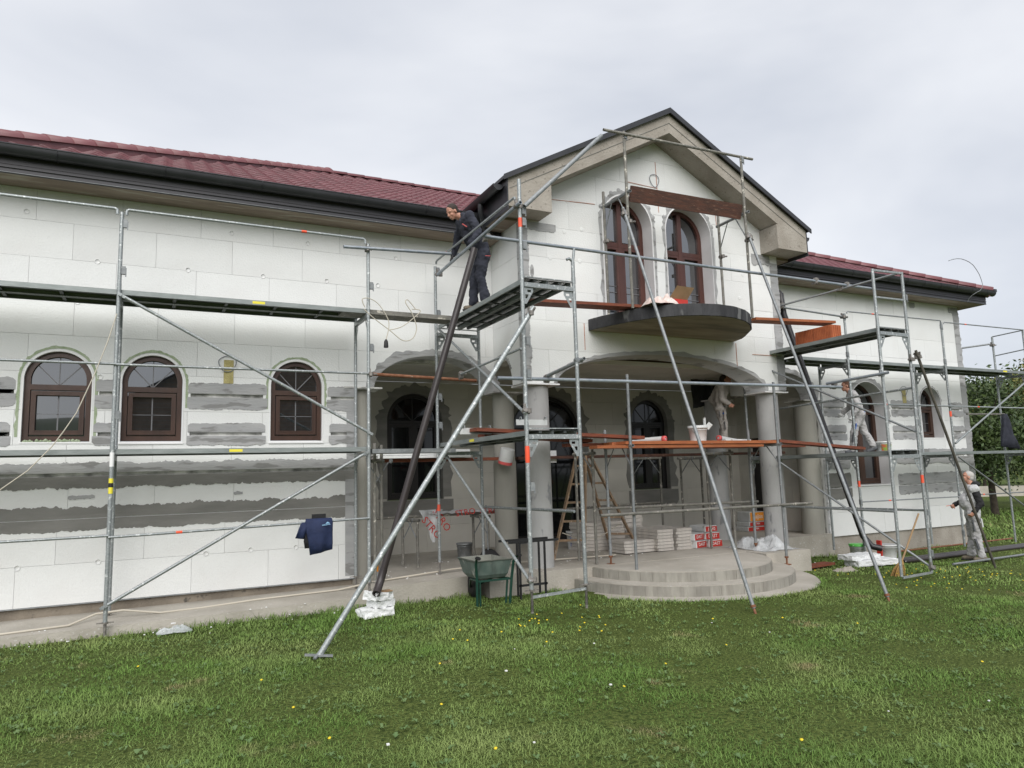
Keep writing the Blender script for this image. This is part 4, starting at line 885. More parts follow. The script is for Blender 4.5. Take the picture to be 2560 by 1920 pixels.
for a, b in (((RX0-.03, 9.7, 1.85), (RX1+.03, RY0-.03, .05)), ((RX0-.03, 10.1, 3.75), (RX1+.03, RY0-.03, 2.22))):
    MB().tube(a, b, .0195, 10).build('diagonal_brace', galv_d, rt)
clamp(rt, (RX1, RY0-.02, .08), (0, 0, 1), (0, 1, -.5)); clamp(rt, (RX1, RY0-.03, 3.45), (0, 0, 1), (0, 1, 0), clampm)
MB().lathe((RX1, RY0, 1.42), [(.0252, 0), (.0252, .13)], 10).build('paint_mark', orange, rt)
# --- right run ----------------------------------------------------
rr_ = thing('scaffold', 'galvanised scaffold running along the far right wing to its corner', 'scaffold', (12.7, YO, -.1))
for i, (x, zb, zt) in enumerate(((12.68, 0, 4.86), (15.9, -.1, 4.9), (19.15, -.3, 4.95))):
    frame(rr_, (x, YO), (x, YI), (1.97, 3.9), zb, zt, 3.95 if i < 2 else 4.9, jack=False)
for i, (x0, x1) in enumerate(((12.68, 15.9), (15.9, 19.15))):
    deck(rr_, x0, x1, YO+.03, YI-.05, 3.9, 'x', st=.7 if i else None); deck(rr_, x0, x1, YO+.03, YI-.05, 1.97, 'x')
    rail(rr_, (x0+.02, YO-.03, 4.9), (x1-.02, YO-.03, 4.93), .0145, .04, paint=.25, m=galv_d); rail(rr_, (x0, YO-.03, 2.98), (x1, YO-.03, 2.98), .0165, 0, paint=.3); rail(rr_, (x0, YO-.03, 1.0), (x1, YO-.03, .98), .0125, 0, paint=.25, m=galv_d)
deck(rr_, 11.3, 12.68, YO+.03, YI-.05, 3.9, 'x')
MB().tube((15.9, YO-.04, 2.15), (19.2, YO-.04, 3.75), .022, 10).build('diagonal_brace', galv, rr_); MB().tube((15.95, YO-.04, 1.85), (19.2, YO-.04, .2), .019, 10).build('diagonal_brace', galv_d, rr_)
MB().tube((19.0, YI, 4.7), (18.2, YI+.45, 4.6), .022, 10).build('handrail_tube', galv_d, rr_); rail(rr_, (19.15, YO, 4.93), (19.15, YI, 4.9), .0145, 0, m=galv_d); rail(rr_, (19.15, YO, 4.45), (19.15, YI, 4.4), .0145, 0, m=galv_d)
clamp(rr_, (19.13, YI, 4.68), (0, 0, 1), (1, 0, 0)); MB().tube((17.9, YI+.1, 2.9), (19.2, YI-.05, 2.9), .024, 10).build('tie_tube', oldtube, rr_)
for x in (12.68, 15.9):
    for z in (4.8, 4.0, 3.0, .2, 1.0): wedge(rr_, (x-.03, YO, z))
    MB().lathe((x, YO, 1.3 if x < 13 else 2.75), [(.0252, 0), (.0252, .12)], 10).build('paint_mark', orange, rr_)
# --- porch trestles ----------------------------------------------
def trestle(pts, m, label, mid=1.12, zt=2.13, foot=True):
    t = thing('trestle_scaffold', label, 'scaffold', (pts[0][0], pts[0][1], .15))
    for (x, y, z0, z1) in pts:
        u = MB().tube((x, y, z0), (x+random.uniform(-.01, .01), y, z1), .0235, 12, hollow=True).build('upright', m, t)
        if foot: MB().tube((x, y, z0-.12), (x, y, z0+.02), .015, 8).lathe((x, y, z0-.13), [(.07, 0), (.07, .012)], 14).lathe((x, y, z0-.02), [(.032, 0), (.032, .03)], 8).build('base_jack', rust, u)
    a = V(pts[0][0], pts[0][1], zt); b = V(pts[1][0], pts[1][1], zt); d = (b-a).normalized()
    MB().tube(a-d*.07, b+d*.05, .026, 12, hollow=True).build('transom', m, t)
    MB().tube(a+V(0, 0, -.33), a+d*.26+V(0, 0, -.02), .0095, 6).tube(b+V(0, 0, -.33), b-d*.26+V(0, 0, -.02), .0095, 6).build('knee_brace', galv_d, t)
    mb = MB(); mb.lathe(a+d*.12, [(.034, 0), (.034, .02)], 10, axis=d); mb.lathe(a+d*.3, [(.034, 0), (.034, .02)], 10, axis=d); mb.build('hook', galv_d, t)
    return t
trestle([(6.43, 8.85, .28, 3.22), (6.50, 9.62, .42, 2.42)], galv_d, 'old splashed trestle standing on the left end of the round steps under the planks')
trestle([(9.50, 8.85, .25, 3.20), (9.50, 9.52, .42, 2.42)], galv_d, 'old splashed trestle in front of the right porch column under the planks')
trestle([(6.30, 9.72, .31, 2.30), (6.27, 10.2, .31, 2.12)], oldtube, 'paint spotted trestle beside the wooden stepladder', foot=False, zt=2.05)
trestle([(9.22, 9.72, .31, 2.08), (9.1, 10.2, .31, 2.05)], oldtube, 'paint spotted trestle beside the red and white adhesive boxes', foot=False, zt=2.02)
trestle([(8.72, 11.95, .31, 2.0), (9.4, 11.95, .31, 2.0)], oldtube, 'dark trestle standing behind the polystyrene stacks near the right arched window', foot=False, zt=2.0)
trestle([(9.95, 11.95, .31, 1.98), (10.5, 11.95, .31, 1.98)], oldtube, 'dark trestle at the right arched window near the porch column', foot=False, zt=1.98)
trestle([(2.87, 10.25, .30, 2.26), (2.98, 10.3, .30, 2.24)], oldtube, 'pair of old uprights standing in the left porch opening beside the wing wall', foot=False, zt=2.0)
trestle([(3.72, 11.6, .31, 1.06), (3.84, 11.2, .31, 1.06)], oldtube, 'low tube trestle in the left porch bay carrying the printed plastic sheet', foot=False, zt=1.05)
trestle([(5.0, 11.6, .31, 1.06), (5.1, 11.2, .31, 1.06)], oldtube, 'low tube trestle behind the metal bucket in the left porch bay', foot=False, zt=1.05)
for (a, b, l, m_) in (((5.8, 8.80, 1.12), (10.15, 8.80, 1.11), 'level tube at knee height tying the front trestles over the round steps', oldtube), ((6.3, 9.60, 1.17), (9.7, 9.60, 1.14), 'rear level tube at knee height tying the trestles inside the porch', oldtube),
                      ((6.4, 11.90, 1.05), (9.3, 11.90, 1.09), 'dark level tube at knee height near the porch back wall', oldtube), ((3.25, 11.5, 1.10), (5.4, 11.5, 1.10), 'level tube across the left porch bay under the printed plastic sheet', oldtube)):
    tag(tube(None, 'steel_pole', a, b, .0235, m_), l, 'pole')
# --- timber planks ------------------------------------------------
def plank(a, b, w, h, m, label, grp=None): return tag(MB().bar(a, b, w, h).build('plank', m, loc=a), label, 'plank', grp)
plank((6.35, 8.98, 2.175), (9.52, 8.98, 2.175), .24, .048, wood_o, 'orange brown plank at the front of the porch platform, nearest the round steps')
plank((6.30, 9.27, 2.175), (9.70, 9.27, 2.175), .24, .048, wood_o, 'second orange brown plank of the porch platform, carrying the white bucket')
plank((5.70, 9.53, 2.175), (9.45, 9.53, 2.175), .24, .048, wood_r, 'third plank of the porch platform beneath the tube of adhesive')
plank((5.85, 8.99, 2.118), (9.2, 8.99, 2.118), .22, .045, wood_o, 'orange plank doubled under the front plank of the porch platform')
plank((9.58, 8.98, 2.19), (11.4, 8.72, 2.03), .24, .048, wood_r, 'red plank sloping from the right porch column onto the right tower deck')
plank((4.0, 9.22, 2.39), (6.95, 9.30, 2.27), .24, .05, wood_r, 'dark red plank lying from the left tower deck onto the porch platform')
plank((4.25, 9.5, 2.33), (6.1, 9.5, 2.235), .24, .05, wood_r, 'reddish plank beside the trowels behind the left tower deck')
plank((3.0, 11.0, 2.02), (5.2, 11.0, 2.02), .24, .05, wood_r, 'reddish plank spanning the left porch arch under the white insulation boards')
plank((5.7, 11.3, 2.03), (12.3, 11.4, 2.05), .26, .05, wood_b, 'dark plank deep in the porch behind the front platform')
plank((8.8, 10.72, 2.17), (12.2, 10.80, 2.17), .34, .05, wood_r, 'plank under the shoes of the beige clad worker in the porch')
plank((3.55, 9.12, 4.20), (6.95, 9.06, 4.32), .26, .048, wood_r, 'red plank from the left tower top deck onto the balcony edge') if 0 else plank((4.72, 9.02, 4.26), (6.95, 9.0, 4.33), .28, .045, wood_r, 'red plank from the left tower top deck onto the balcony edge')
plank((9.25, 9.02, 4.31), (11.05, 8.85, 4.34), .28, .045, wood_b if 0 else wood_o, 'orange brown plank from the balcony onto the hollow bricks of the right tower')
plank((10.25, 9.2, -.02), (11.05, 9.3, -.02), .22, .04, wood_r, 'short reddish plank lying on the ground beside the concrete step block')
#@@PART4
# ------------------------------------------------------------------ loose things
def wobble(me, amp, sc, seed=0):
    for v in me.vertices:
        n = noise.noise_vector((v.co.x*sc+seed, v.co.y*sc, v.co.z*sc)); v.co += n*amp
def cloth(name, m, rows, label, cat, fold=.02, thick=.01, par=None, nfold=5):
    """hanging cloth: rows = list of (centre, half-width vector, depth) from top to bottom"""
    mb = MB(); n = 22; vs = []; k = len(rows)
    for j, (c, hw, dp) in enumerate(rows):
        c = Vector(c); hw = Vector(hw); nrm = hw.cross(V(0, 0, 1)).normalized()
        for i in range(n):
            a = 2*PI*i/n; w = math.cos(a); f_ = math.sin(a)
            off = fold*math.sin(w*nfold+j*.6)*(j/k+.3)+.4*fold*noise.noise((w*3, j*.9, 2))
            vs.append(c+hw*w*(1+.05*noise.noise((j*.8, w*2, 5)))+nrm*(f_*dp+off))
    fs = [(j*n+i, j*n+(i+1) % n, (j+1)*n+(i+1) % n, (j+1)*n+i) for j in range(k-1) for i in range(n)]+[tuple(range(n))[::-1], tuple(range((k-1)*n, k*n))]
    mb.add(vs, fs, True); o = mb.build(name, m, par, loc=None if par else rows[0][0])
    if label: tag(o, label, cat)
    return o
# navy jacket on the low rail
jk = thing('jacket', 'navy work jacket folded over the low rail of the left scaffold', 'jacket', (1.95, YO-.035, 1.2))
cloth('jacket_body', navy_j, [((1.97, YO-.035, 1.245), (.17, 0, .0), .03), ((1.97, YO-.05, 1.20), (.185, 0, 0), .05), ((1.98, YO-.055, 1.05), (.175, 0, -.01), .05), ((1.99, YO-.055, .92), (.155, 0, -.01), .045), ((2.0, YO-.055, .80), (.145, 0, .03), .03)], None, None, par=jk)
cloth('sleeve', navy_j, [((1.80, YO-.03, 1.20), (.06, 0, 0), .035), ((1.77, YO-.03, 1.10), (.065, 0, -.01), .035), ((1.74, YO-.03, .99), (.075, 0, -.01), .03)], None, None, par=jk)
cloth('lining', grey_k, [((1.86, YO-.02, 1.18), (.07, 0, 0), .035), ((1.86, YO-.02, .95), (.085, 0, 0), .035), ((1.86, YO-.02, .86), (.07, 0, 0), .02)], None, None, par=jk)
MB().box((1.88, YO-.05, 1.24), (2.06, YO-.02, 1.30)).build('collar', grey_k, jk)
logo = mat('pale_blue_print', (.25, .45, .65), None, rough=.7)
M = frameM((2.05, YO-.119, 1.165), (1, 0, .12), (-.12, 0, 1))
MB().box((-.055, -.012, 0), (.055, -.006, .003), M).box((-.055, .0, 0), (.05, .004, .003), M).add([M @ V(-.01, .008, .002), M @ V(.02, .032, .002), M @ V(.05, .008, .002)], [(0, 1, 2)]).build('logo', logo, jk)
cloth('jacket', navy, [((18.75, YI-.3, 2.88), (.05, 0, 0), .05), ((18.78, YI-.3, 2.7), (.12, 0, 0), .07), ((18.8, YI-.3, 2.45), (.2, 0, -.02), .08), ((18.83, YI-.3, 2.25), (.27, 0, -.02), .09), ((18.86, YI-.3, 2.05), (.34, 0, -.04), .07)], 'dark navy jacket hanging from the far right scaffold before the trees', 'jacket', fold=.04)
# wheelbarrow
wb = thing('wheelbarrow', 'green grey metal wheelbarrow with dark green legs parked before the porch edge', 'wheelbarrow', (4.12, 9.2, 0))
f_ = lambda x, y, z: V(4.16+x*.76, 9.2+y*.85, z*.94)
def tray(k, z): return [f_(sx*k, y, z) for sx, y in ((-.36, -.22), (.36, -.22), (.36, .42), (-.36, .42))]
ob_ = [[f_(x, y, z) for x, y in ((-a, -b), (a, -b), (a*.96, c), (-a*.96, c))] for a, b, c, z in ((.27, .16, .30, .37), (.31, .21, .42, .43), (.36, .27, .50, .63), (.385, .285, .52, .635))]
mb = MB(); vs = [p for l in ob_ for p in l]; fs = [(3, 2, 1, 0)]+[(4*j+i, 4*j+(i+1) % 4, 4*j+4+(i+1) % 4, 4*j+4+i) for j in range(3) for i in range(4)]; mb.add(vs, fs)
tr_ = mb.build('tray', wb_m, wb); md = tr_.modifiers.new('b', 'BEVEL'); md.width = .03; md.segments = 3
vs2 = [v+V(0, 0, .012) for v in ob_[0]]+[v*1 for v in ob_[2]]; vs2 = [Vector((f_(0, 0, 0).x+(v.x-f_(0, 0, 0).x)*.96, f_(0, .1, 0).y+(v.y-f_(0, .1, 0).y)*.95, v.z+.012)) for v in ob_[0]+ob_[2]]
MB().add(vs2, [(0, 1, 2, 3)]+[(i, i+4, (i+1) % 4+4, (i+1) % 4) for i in range(4)]).build('mortar_lining', wb_i, tr_)
for s_ in (-1, 1):
    MB().path([f_(s_*.40, -.48, .70), f_(s_*.40, -.40, .70), f_(s_*.37, -.30, .60), f_(s_*.34, -.27, .36), f_(s_*.32, -.22, .0)], .019, 10).build('leg', green_t, wb)
    MB().tube(f_(s_*.40, -.50, .70), f_(s_*.40, -.39, .70), .023, 10).build('grip', black, wb)
    MB().path([f_(s_*.28, -.20, .34), f_(s_*.25, .15, .33), f_(s_*.08, .55, .22)], .016, 8).build('leg', green_t, wb) if 0 else MB().path([f_(s_*.27, -.24, .35), f_(s_*.25, -.20, .0)], .014, 8).build('leg', green_t, wb)
    MB().path([f_(s_*.30, -.25, .36), f_(s_*.24, .2, .34), f_(s_*.06, .62, .17)], .016, 8).build('rail', green_t, wb)
MB().bar(f_(-.34, -.25, .355), f_(.34, -.25, .355), .02, .025).build('crossbar', green_t, wb)
MB().lathe(f_(-.04, .62, .18), [(.10, 0), (.17, .01), (.185, .04), (.17, .07), (.10, .08)], 22, axis=(1, 0, 0)).build('wheel', black, wb)
# black metal stand behind the tower leg
st = thing('metal_stand', 'thin black metal trestle between the wheelbarrow and the front left column', 'trestle', (4.8, 9.25, 0))
for x, y in ((4.62, 9.1), (4.74, 9.42), (5.02, 9.1), (5.10, 9.42)): MB().bar((x, y, 0), (x, y, .80), .025, .025).build('leg', black, st)
for y_ in (9.1, 9.42): MB().bar((4.45, y_, .80), (5.25, y_, .80), .03, .03).build('top_bar', black, st)
MB().bar((4.6, 9.1, .2), (5.05, 9.1, .2), .025, .03).build('low_bar', black, st)
# cut polystyrene blocks under the pipes
def epsblock(c, s_, rz, label, seed=0, tilt=0):
    n = 9; M = Matrix.Translation(Vector(c)) @ Matrix.Rotation(rz, 4, 'Z') @ Matrix.Rotation(tilt, 4, 'Y'); bm = bmesh.new()
    bmesh.ops.create_cube(bm, size=1); bmesh.ops.subdivide_edges(bm, edges=bm.edges, cuts=n, use_grid_fill=True)
    for v in bm.verts:
        v.co = V(v.co.x*s_[0], v.co.y*s_[1], v.co.z*s_[2])
        if abs(abs(v.co.x)-s_[0]/2) < 1e-4 or abs(abs(v.co.y)-s_[1]/2) < 1e-4: v.co += noise.noise_vector((v.co.x*14+seed, v.co.y*14, v.co.z*20+seed))*.02
        v.co = M @ v.co
    me = bpy.data.meshes.new('foam_block'); bm.to_mesh(me); bm.free(); me.materials.append(eps_raw); me.transform(Matrix.Translation(-Vector(c)))
    o = bpy.data.objects.new('foam_block', me); COL.objects.link(o); o.location = c; ORG[o.name] = Vector(c); return tag(o, label, 'foam block')
epsblock((2.58, 9.22, .055), (.40, .30, .10), .15, 'widest jagged white foam block, lowest of the stack on the lawn under the brown pipe', 1)
epsblock((2.66, 9.24, .155), (.27, .24, .085), .35, 'middle white foam block of the stack on the lawn under the brown pipe', 2)
epsblock((2.62, 9.20, .255), (.30, .24, .10), .45, 'top white foam block of the lawn stack, carrying the pipe end', 3, .08)
epsblock((11.85, 9.05, -.035), (.95, .34, .10), -.12, 'lower white foam board on the grass under the black downpipe', 4)
epsblock((11.65, 9.15, .065), (.72, .32, .09), -.05, 'upper white foam board on the grass under the black downpipe', 5)
# brown pipe held by the man on the tower
dp = thing('downpipe', 'long brown downpipe held by the man on the tower, resting on foam blocks', 'pipe', (2.6, 9.2, .3))
pa, pb = V(3.90, 8.80, 4.90), V(2.63, 9.12, .48)
MB().path([pa, pb], .047, 18, hollow=True).build('tube', pipe_m, dp); q = pb+(pb-pa).normalized()*.0
el = MB().path([pb+(pa-pb).normalized()*.12, pb, pb+V(-.04, -.03, -.09), pb+V(-.10, -.12, -.17)], .052, 18, hollow=True).build('elbow', pipe_m, dp)
mid = pa.lerp(pb, .46); MB().tube(mid, mid+(pb-pa).normalized()*.09, .051, 18).build('socket', pipe_m, dp)
MB().box((2.55, 9.1, .306), (2.78, 9.26, .312)).build('cardboard_scrap', card, dp)
# right downpipe
MB().path([(10.98, 10.32, 5.72), (11.02, 10.25, 5.5), (11.06, 9.95, 5.15), (11.05, 9.9, 4.75), (12.42, 9.62, .36), (12.5, 9.5, .16), (12.62, 9.38, .12)], .060, 16, hollow=True).build('downpipe', pipe_k)
tag(bpy.data.objects['downpipe.001'], 'long black downpipe slanting from the right eaves down to foam boards on the grass', 'pipe')
# pipes lying on the grass at right
for i, (y, dz) in enumerate(((9.42, -.03), (9.24, -.03))):
    tag(MB().tube((12.9+.1*i, y, gz(13, 9)+.06+dz), (19.5, y+.45, gz(19.5, 9.5)+.07+dz), .044, 14, hollow=True).build('pipe', pipe_m), ('dark pipe lying on the grass nearest the house wall', 'dark pipe lying on the grass nearest the camera', 'dark pipe resting on top of the other two on the grass')[i], 'pipe', 'pipes lying on the grass')
tag(MB().tube((13.3, 8.45, gz(13, 8.4)+.03), (20, 8.95, gz(20, 9)+.05), .022, 10).build('steel_tube', galv_d), 'thin grey tube lying on the grass behind the feet of the man in the vest', 'tube')
tag(MB().tube((14.0, 10.2, gz(14, 10)+.1), (18.6, 10.3, gz(18, 10)+.12), .018, 8).build('steel_tube', rust), 'thin rusty tube lying close to the foot of the far wing wall', 'tube')
# buckets
def bucket(c, r_, h, m, label, lid=None, handle=True, band=None, cat='bucket', hm=None):
    o = thing('bucket', label, cat, c); c = Vector(c)
    MB().lathe(c, [(r_*.86, 0), (r_, h), (r_*1.06, h), (r_*1.06, h-.03), (r_, h-.035)], 28).build('pail', m, o)
    MB().lathe(c, [(r_*.99, h+.001), (0, h+.001)], 28, caps=False).build('contents', mortar, o)
    MB().lathe(c, [(r_*1.02, h-.06), (r_*1.035, h-.055), (r_*1.02, h-.05)], 28, caps=False).build('rib', m, o)
    if lid: MB().lathe(c+V(0, 0, h+.004), [(r_*1.09, -.03), (r_*1.09, .01), (r_*.9, .014), (0, .012)], 28).build('lid', lid, o)
    if band: MB().lathe(c, [(r_*.90+.002, h*.18), (r_*.985+.004, h*.8)], 28, caps=False, a0=R(200), a1=R(320)).build('print', band, o)
    if handle: MB().path([c+V(r_*1.05*math.cos(a), -.03-r_*.9*math.sin(a)*.55, h-.05-abs(math.sin(a))*r_*.75) for a in [PI*i/12 for i in range(13)]], .004, 5, caps=False).build('handle', hm or galv_d, o)
    return o
bucket((8.10, 9.24, 2.20), .15, .25, plast_w, 'white paint bucket standing on the porch platform planks near the raking pole', lid=plast_w)
tag(MB().bar((8.22, 9.2, 2.40), (8.22, 9.2, 2.60), .03, .03).bar((8.24, 9.18, 2.42), (8.30, 9.14, 2.50), .02, .08).build('paint_brush', plast_w), 'brush sticking out beside the white bucket on the porch platform', 'brush')
prt = mat('red_green_label', (.50, .05, .04), (.10, .42, .06), 9, .5)
bucket((13.8, 10.0, 1.975), .155, .24, plast_w, 'white bucket with red and green label on the far deck behind the walking man', band=prt)
bucket((12.72, 10.0, gz(12.7, 10)), .15, .30, plast_w, 'white bucket with green lid on the ground beside the black downpipe foot', lid=plast_g)
bucket((13.6, 10.0, gz(13.6, 10)), .20, .30, plast_w, 'large white bucket with wire handle on the ground under the far scaffold')
MB().box((13.36, 9.95, .02+gz(13, 10)), (13.40, 10.05, .36+gz(13, 10))).build('trowel', red_p); tag(bpy.data.objects['trowel'], 'red edged trowel leaning on the large white ground bucket', 'trowel')
blue_l = mat('blue_label', (.05, .08, .30), (.5, .5, .5), 8, .5)
b1 = bucket((7.63, 11.55, .30), .17, .34, plast_w, 'white bucket with blue label at the foot of the wooden ladder', band=blue_l)
bucket((7.25, 11.9, .30), .17, .34, plast_w, 'white tub with blue label behind the wooden ladder', band=blue_l)
text(b1, 'HODAF', .10, frameM((7.66, 11.375, .47), (1, 0, 0), (0, 0, 1)), white_t)
bucket((4.95, 11.9, .30), .14, .27, tin, 'metal pail with raised handle on the porch floor under the low trestle', cat='pail')
b2 = bucket((6.05, 12.6, .30), .16, .34, plast_w, 'white bucket with blue label in the shade behind the front left column', band=blue_l)
# wooden stepladder
ld = thing('stepladder', 'paint spotted wooden double stepladder standing open in the porch', 'ladder', (6.9, 10.9, .3))
top = [V(6.72, 10.75, 2.05), V(7.02, 10.95, 2.05)]
for sd_, (fa, fb) in enumerate((((6.02, 10.62, .3), (6.50, 10.40, .3)), ((7.62, 11.25, .3), (8.02, 10.95, .3)))):
    fa, fb = V(*fa), V(*fb); off = V(.05*sd_, 0, 0)
    ta, tb = top[0]+off+V(.1 if sd_ else -.02, .1, 0), top[0]+V(.16 if sd_ else .06, -.06, 0)
    MB().bar(fa, ta, .03, .065, (0, 1, 0)).build('stile', wood_l, ld); MB().bar(fb, tb, .03, .065, (0, 1, 0)).build('stile', wood_l, ld)
    for k in range(1, 6): MB().bar(fa.lerp(ta, k/5.6), fb.lerp(tb, k/5.6), .05, .035).build('rung', wood_l, ld)
tag(MB().path([(6.15, 10.5, .75), (6.5, 10.6, .63), (7.0, 10.8, .58), (7.4, 10.95, .68), (7.75, 11.1, .80)], .008, 6).build('rope', cable_m), 'pale rope slung between the two sides of the wooden stepladder', 'rope')
# polystyrene board stacks (each board a thing)
def stack(x, y, z, n, w, d, label, rz=0, t=.055):
    for k in range(n):
        M = Matrix.Rotation(rz+random.uniform(-.03, .03), 4, 'Z'); mb = MB(); mb.box((-w/2, -d/2, 0), (w/2, d/2, t-.006), M)
        o = mb.build('insulation_board', board); o.location = (x+random.uniform(-.012, .012), y+random.uniform(-.012, .012), z+k*t)
        pos = 'lowest' if k == 0 else ('topmost' if k == n-1 else ('second' if k == 1 else 'third' if k == 2 else 'fourth' if k == 3 else 'fifth' if k == 4 else 'sixth' if k == 5 else 'seventh')+' from the bottom')
        tag(o, f'beige insulation board, {pos} of {label}', 'insulation board', 'stacked insulation boards')
stack(7.83, 10.85, .30, 4, .75, .5, 'the low stack by the ladder')
stack(8.30, 10.95, .30, 7, .36, .9, 'the middle tall stack')
stack(8.73, 10.95, .30, 7, .36, .9, 'the stack beside the red boxes', .02)
stack(7.55, 11.6, .30, 8, .9, .5, 'the broad rear stack', t=.065); stack(8.45, 11.9, .30, 8, .42, .5, 'the rear stack in the corner', t=.075)
wst = [(3.02, 'lowest')]
for k in range(3):
    tag(MB().box((3.05-.02*k, 10.72+.01*k, 2.05+.045*k), (4.6, 11.22, 2.09+.045*k)).build('insulation_board', eps_raw), 'white foam board, %s of three on the plank under the left arch' % ('lowest', 'middle one', 'topmost')[k], 'insulation board', 'white foam boards')
# adhesive boxes
def sbox(c, w, d, h, rz, label, word='DAST', flip=False, m=red_p):
    o = thing('cement_bag', label, 'bag', c); M = Matrix.Translation(Vector(c)) @ Matrix.Rotation(rz, 4, 'Z')
    b_ = MB().box((-w/2, -d/2, 0), (w/2, d/2, h-.004), M).build('sack', plast_w, o); md = b_.modifiers.new('b', 'BEVEL'); md.width = .02; md.segments = 3
    MB().box((-w/2+.015, -d/2-.003, .012), (w/2-.015, -d/2-.0005, h-.016), M).build('red_panel', m, o)
    if word: 
        T = M @ frameM((0, -d/2-.005, h/2), (-1 if flip else 1, 0, 0), (0, 0, -1 if flip else 1)); text(o, word, h*.62, T, white_t)
    return o
lb = 'red and white DAST packet, '
sbox((9.02, 10.65, .30), .33, .45, .135, .25, lb+'bottom left of the pile by the insulation boards')
sbox((9.38, 10.62, .30), .33, .45, .135, 0, lb+'bottom right of the pile by the insulation boards')
sbox((8.99, 10.68, .435), .33, .45, .135, .3, lb+'second row left of the pile')
sbox((9.37, 10.66, .435), .33, .45, .135, -.08, lb+'second row right of the pile')
sbox((9.38, 10.72, .57), .30, .45, .12, .0, lb+'upside down on top of the pile', flip=True)
org_p = mat('orange_print', (.80, .30, .03), None, rough=.5)
sbox((12.35, 12.5, .30), .55, .4, .11, 0, 'red and white sack, lowest in the pile by the porch side wall', 'MM'); sbox((12.38, 12.5, .41), .55, .4, .11, .05, 'red and white sack, middle of the pile by the porch side wall', 'MM')
sbox((12.40, 12.5, .52), .5, .4, .22, 0, 'orange sack on top of the pile by the porch side wall', 'baJos', m=org_p)
# hollow bricks on the right tower
for i, (y, x) in enumerate(((8.62, 10.66), (9.02, 10.66))):
    o = thing('hollow_brick', ('terracotta hollow brick with grooved side nearest the lawn on the right tower', 'terracotta hollow brick nearest the house on the right tower deck')[i], 'brick', (x, y, 3.955))
    MB().box((x-.12, y-.195, 3.955), (x+.12, y+.195, 4.20)).build('body', terra, o)
    for k in range(11): MB().box((x-.128, y-.18+k*.034, 3.957), (x-.119, y-.163+k*.034, 4.198)).build('rib', terra, o)
    if i == 0:
        for k in range(5): MB().box((x-.11+k*.05, y-.205, 3.957), (x-.085+k*.05, y-.194, 4.198)).build('rib', terra, o)
# box and film on the balcony
cb = thing('cardboard_box', 'open red cardboard box standing on the balcony slab', 'box', (7.35, 8.75, 4.27))
MB().box((7.12, 8.6, 4.275), (7.5, 8.95, 4.42)).build('carton', red_p, cb); MB().add([(7.14, 8.62, 4.42), (7.5, 8.62, 4.42), (7.56, 8.5, 4.60), (7.20, 8.48, 4.60)], [(0, 1, 2, 3), (3, 2, 1, 0)]).build('flap', card, cb)
def crumple(name, c, rx, ry, h, m, label, cat, seed=0, n=18):
    mb = MB(); vs = []
    for j in range(n):
        for i in range(n):
            u, v = i/(n-1)*2-1, j/(n-1)*2-1; q = max(0, 1-(abs(u)**3+abs(v)**3)*.9)
            vs.append((c[0]+u*rx*(1+.12*noise.noise((v*2, seed, 1))), c[1]+v*ry*(1+.12*noise.noise((u*2, seed, 3))), c[2]+.006+h*q*(.55+.6*noise.noise((u*2.2+seed, v*2.2, 0))+.35*noise.noise((u*5+seed, v*5, 3)))))
    mb.add(vs, [(j*n+i, j*n+i+1, (j+1)*n+i+1, (j+1)*n+i) for j in range(n-1) for i in range(n-1)]); return tag(mb.build(name, m, loc=c), label, cat)
crumple('plastic_film', (6.98, 8.62, 4.27), .30, .20, .22, mat('pinkish_film', (.62, .47, .42), (.72, .66, .62), 6, .4, bump=.8, bscale=8), 'crumpled pinkish plastic film beside the box on the balcony', 'plastic film', 2)
crumple('plastic_bag', (.26, 9.62, .01), .19, .11, .08, film, 'clear plastic bag lying on the grass beside the pavement', 'plastic bag', 5)
MB().box((.22, 9.55, .12), (.27, 9.60, .125)).build('slip', white_p, bpy.data.objects['plastic_bag'])
crumple('plastic_film', (9.82, 9.75, .30), .42, .55, .26, film_w, 'clear sheet of plastic heaped at the foot of the front right column', 'plastic film', 8)
crumple('mortar_lump', (10.75, 8.75, -.10), .26, .14, .10, conc, 'flat pale lump of dried mortar on the grass beside the step ring', 'mortar', 9)
# printed plastic sheet hanging over the low trestle
shd = thing('plastic_sheet', 'clear plastic sheet with red capital letters draped over the low trestle', 'plastic sheet', (4.3, 11.5, 1.1))
mb = MB(); n = 16
vs = []
for j in range(9):
    for i in range(n): 
        u = i/(n-1); v = j/8
        vs.append((3.95+.12*v*1.2+u*.42*(1-.55*v), 11.44-.02*math.sin(u*9+v*3)-.03*v, 1.20-v*.54*(.55+.45*math.sin(u*PI))))
mb.add(vs, [(j*n+i, j*n+i+1, (j+1)*n+i+1, (j+1)*n+i) for j in range(8) for i in range(n-1)], True); mb.build('hanging_part', film_w, shd)
mb = MB(); vs = []
for j in range(6):
    for i in range(30): vs.append((4.1+i*.045, 11.36+j*.05, 1.13+.05*math.sin(j*1.1)+.03*noise.noise((i*.5, j*.6, 0))))
mb.add(vs, [(j*30+i, j*30+i+1, (j+1)*30+i+1, (j+1)*30+i) for j in range(5) for i in range(29)], True); mb.build('folded_part', film_w, shd)
text(shd, 'STRO', .175, frameM((4.15, 11.39, .90), (.62, 0, -.72), (.72, 0, .62)), red_p); text(shd, 'STRO', .175, frameM((4.33, 11.39, 1.02), (.55, 0, -.78), (.78, 0, .55)), red_p)
text(shd, 'STRO', .15, frameM((4.75, 11.345, 1.13), (1, 0, .1), (-.1, .4, 1)), red_p); text(shd, 'STRO', .15, frameM((5.2, 11.345, 1.13), (1, 0, -.1), (.1, .4, 1)), red_p)
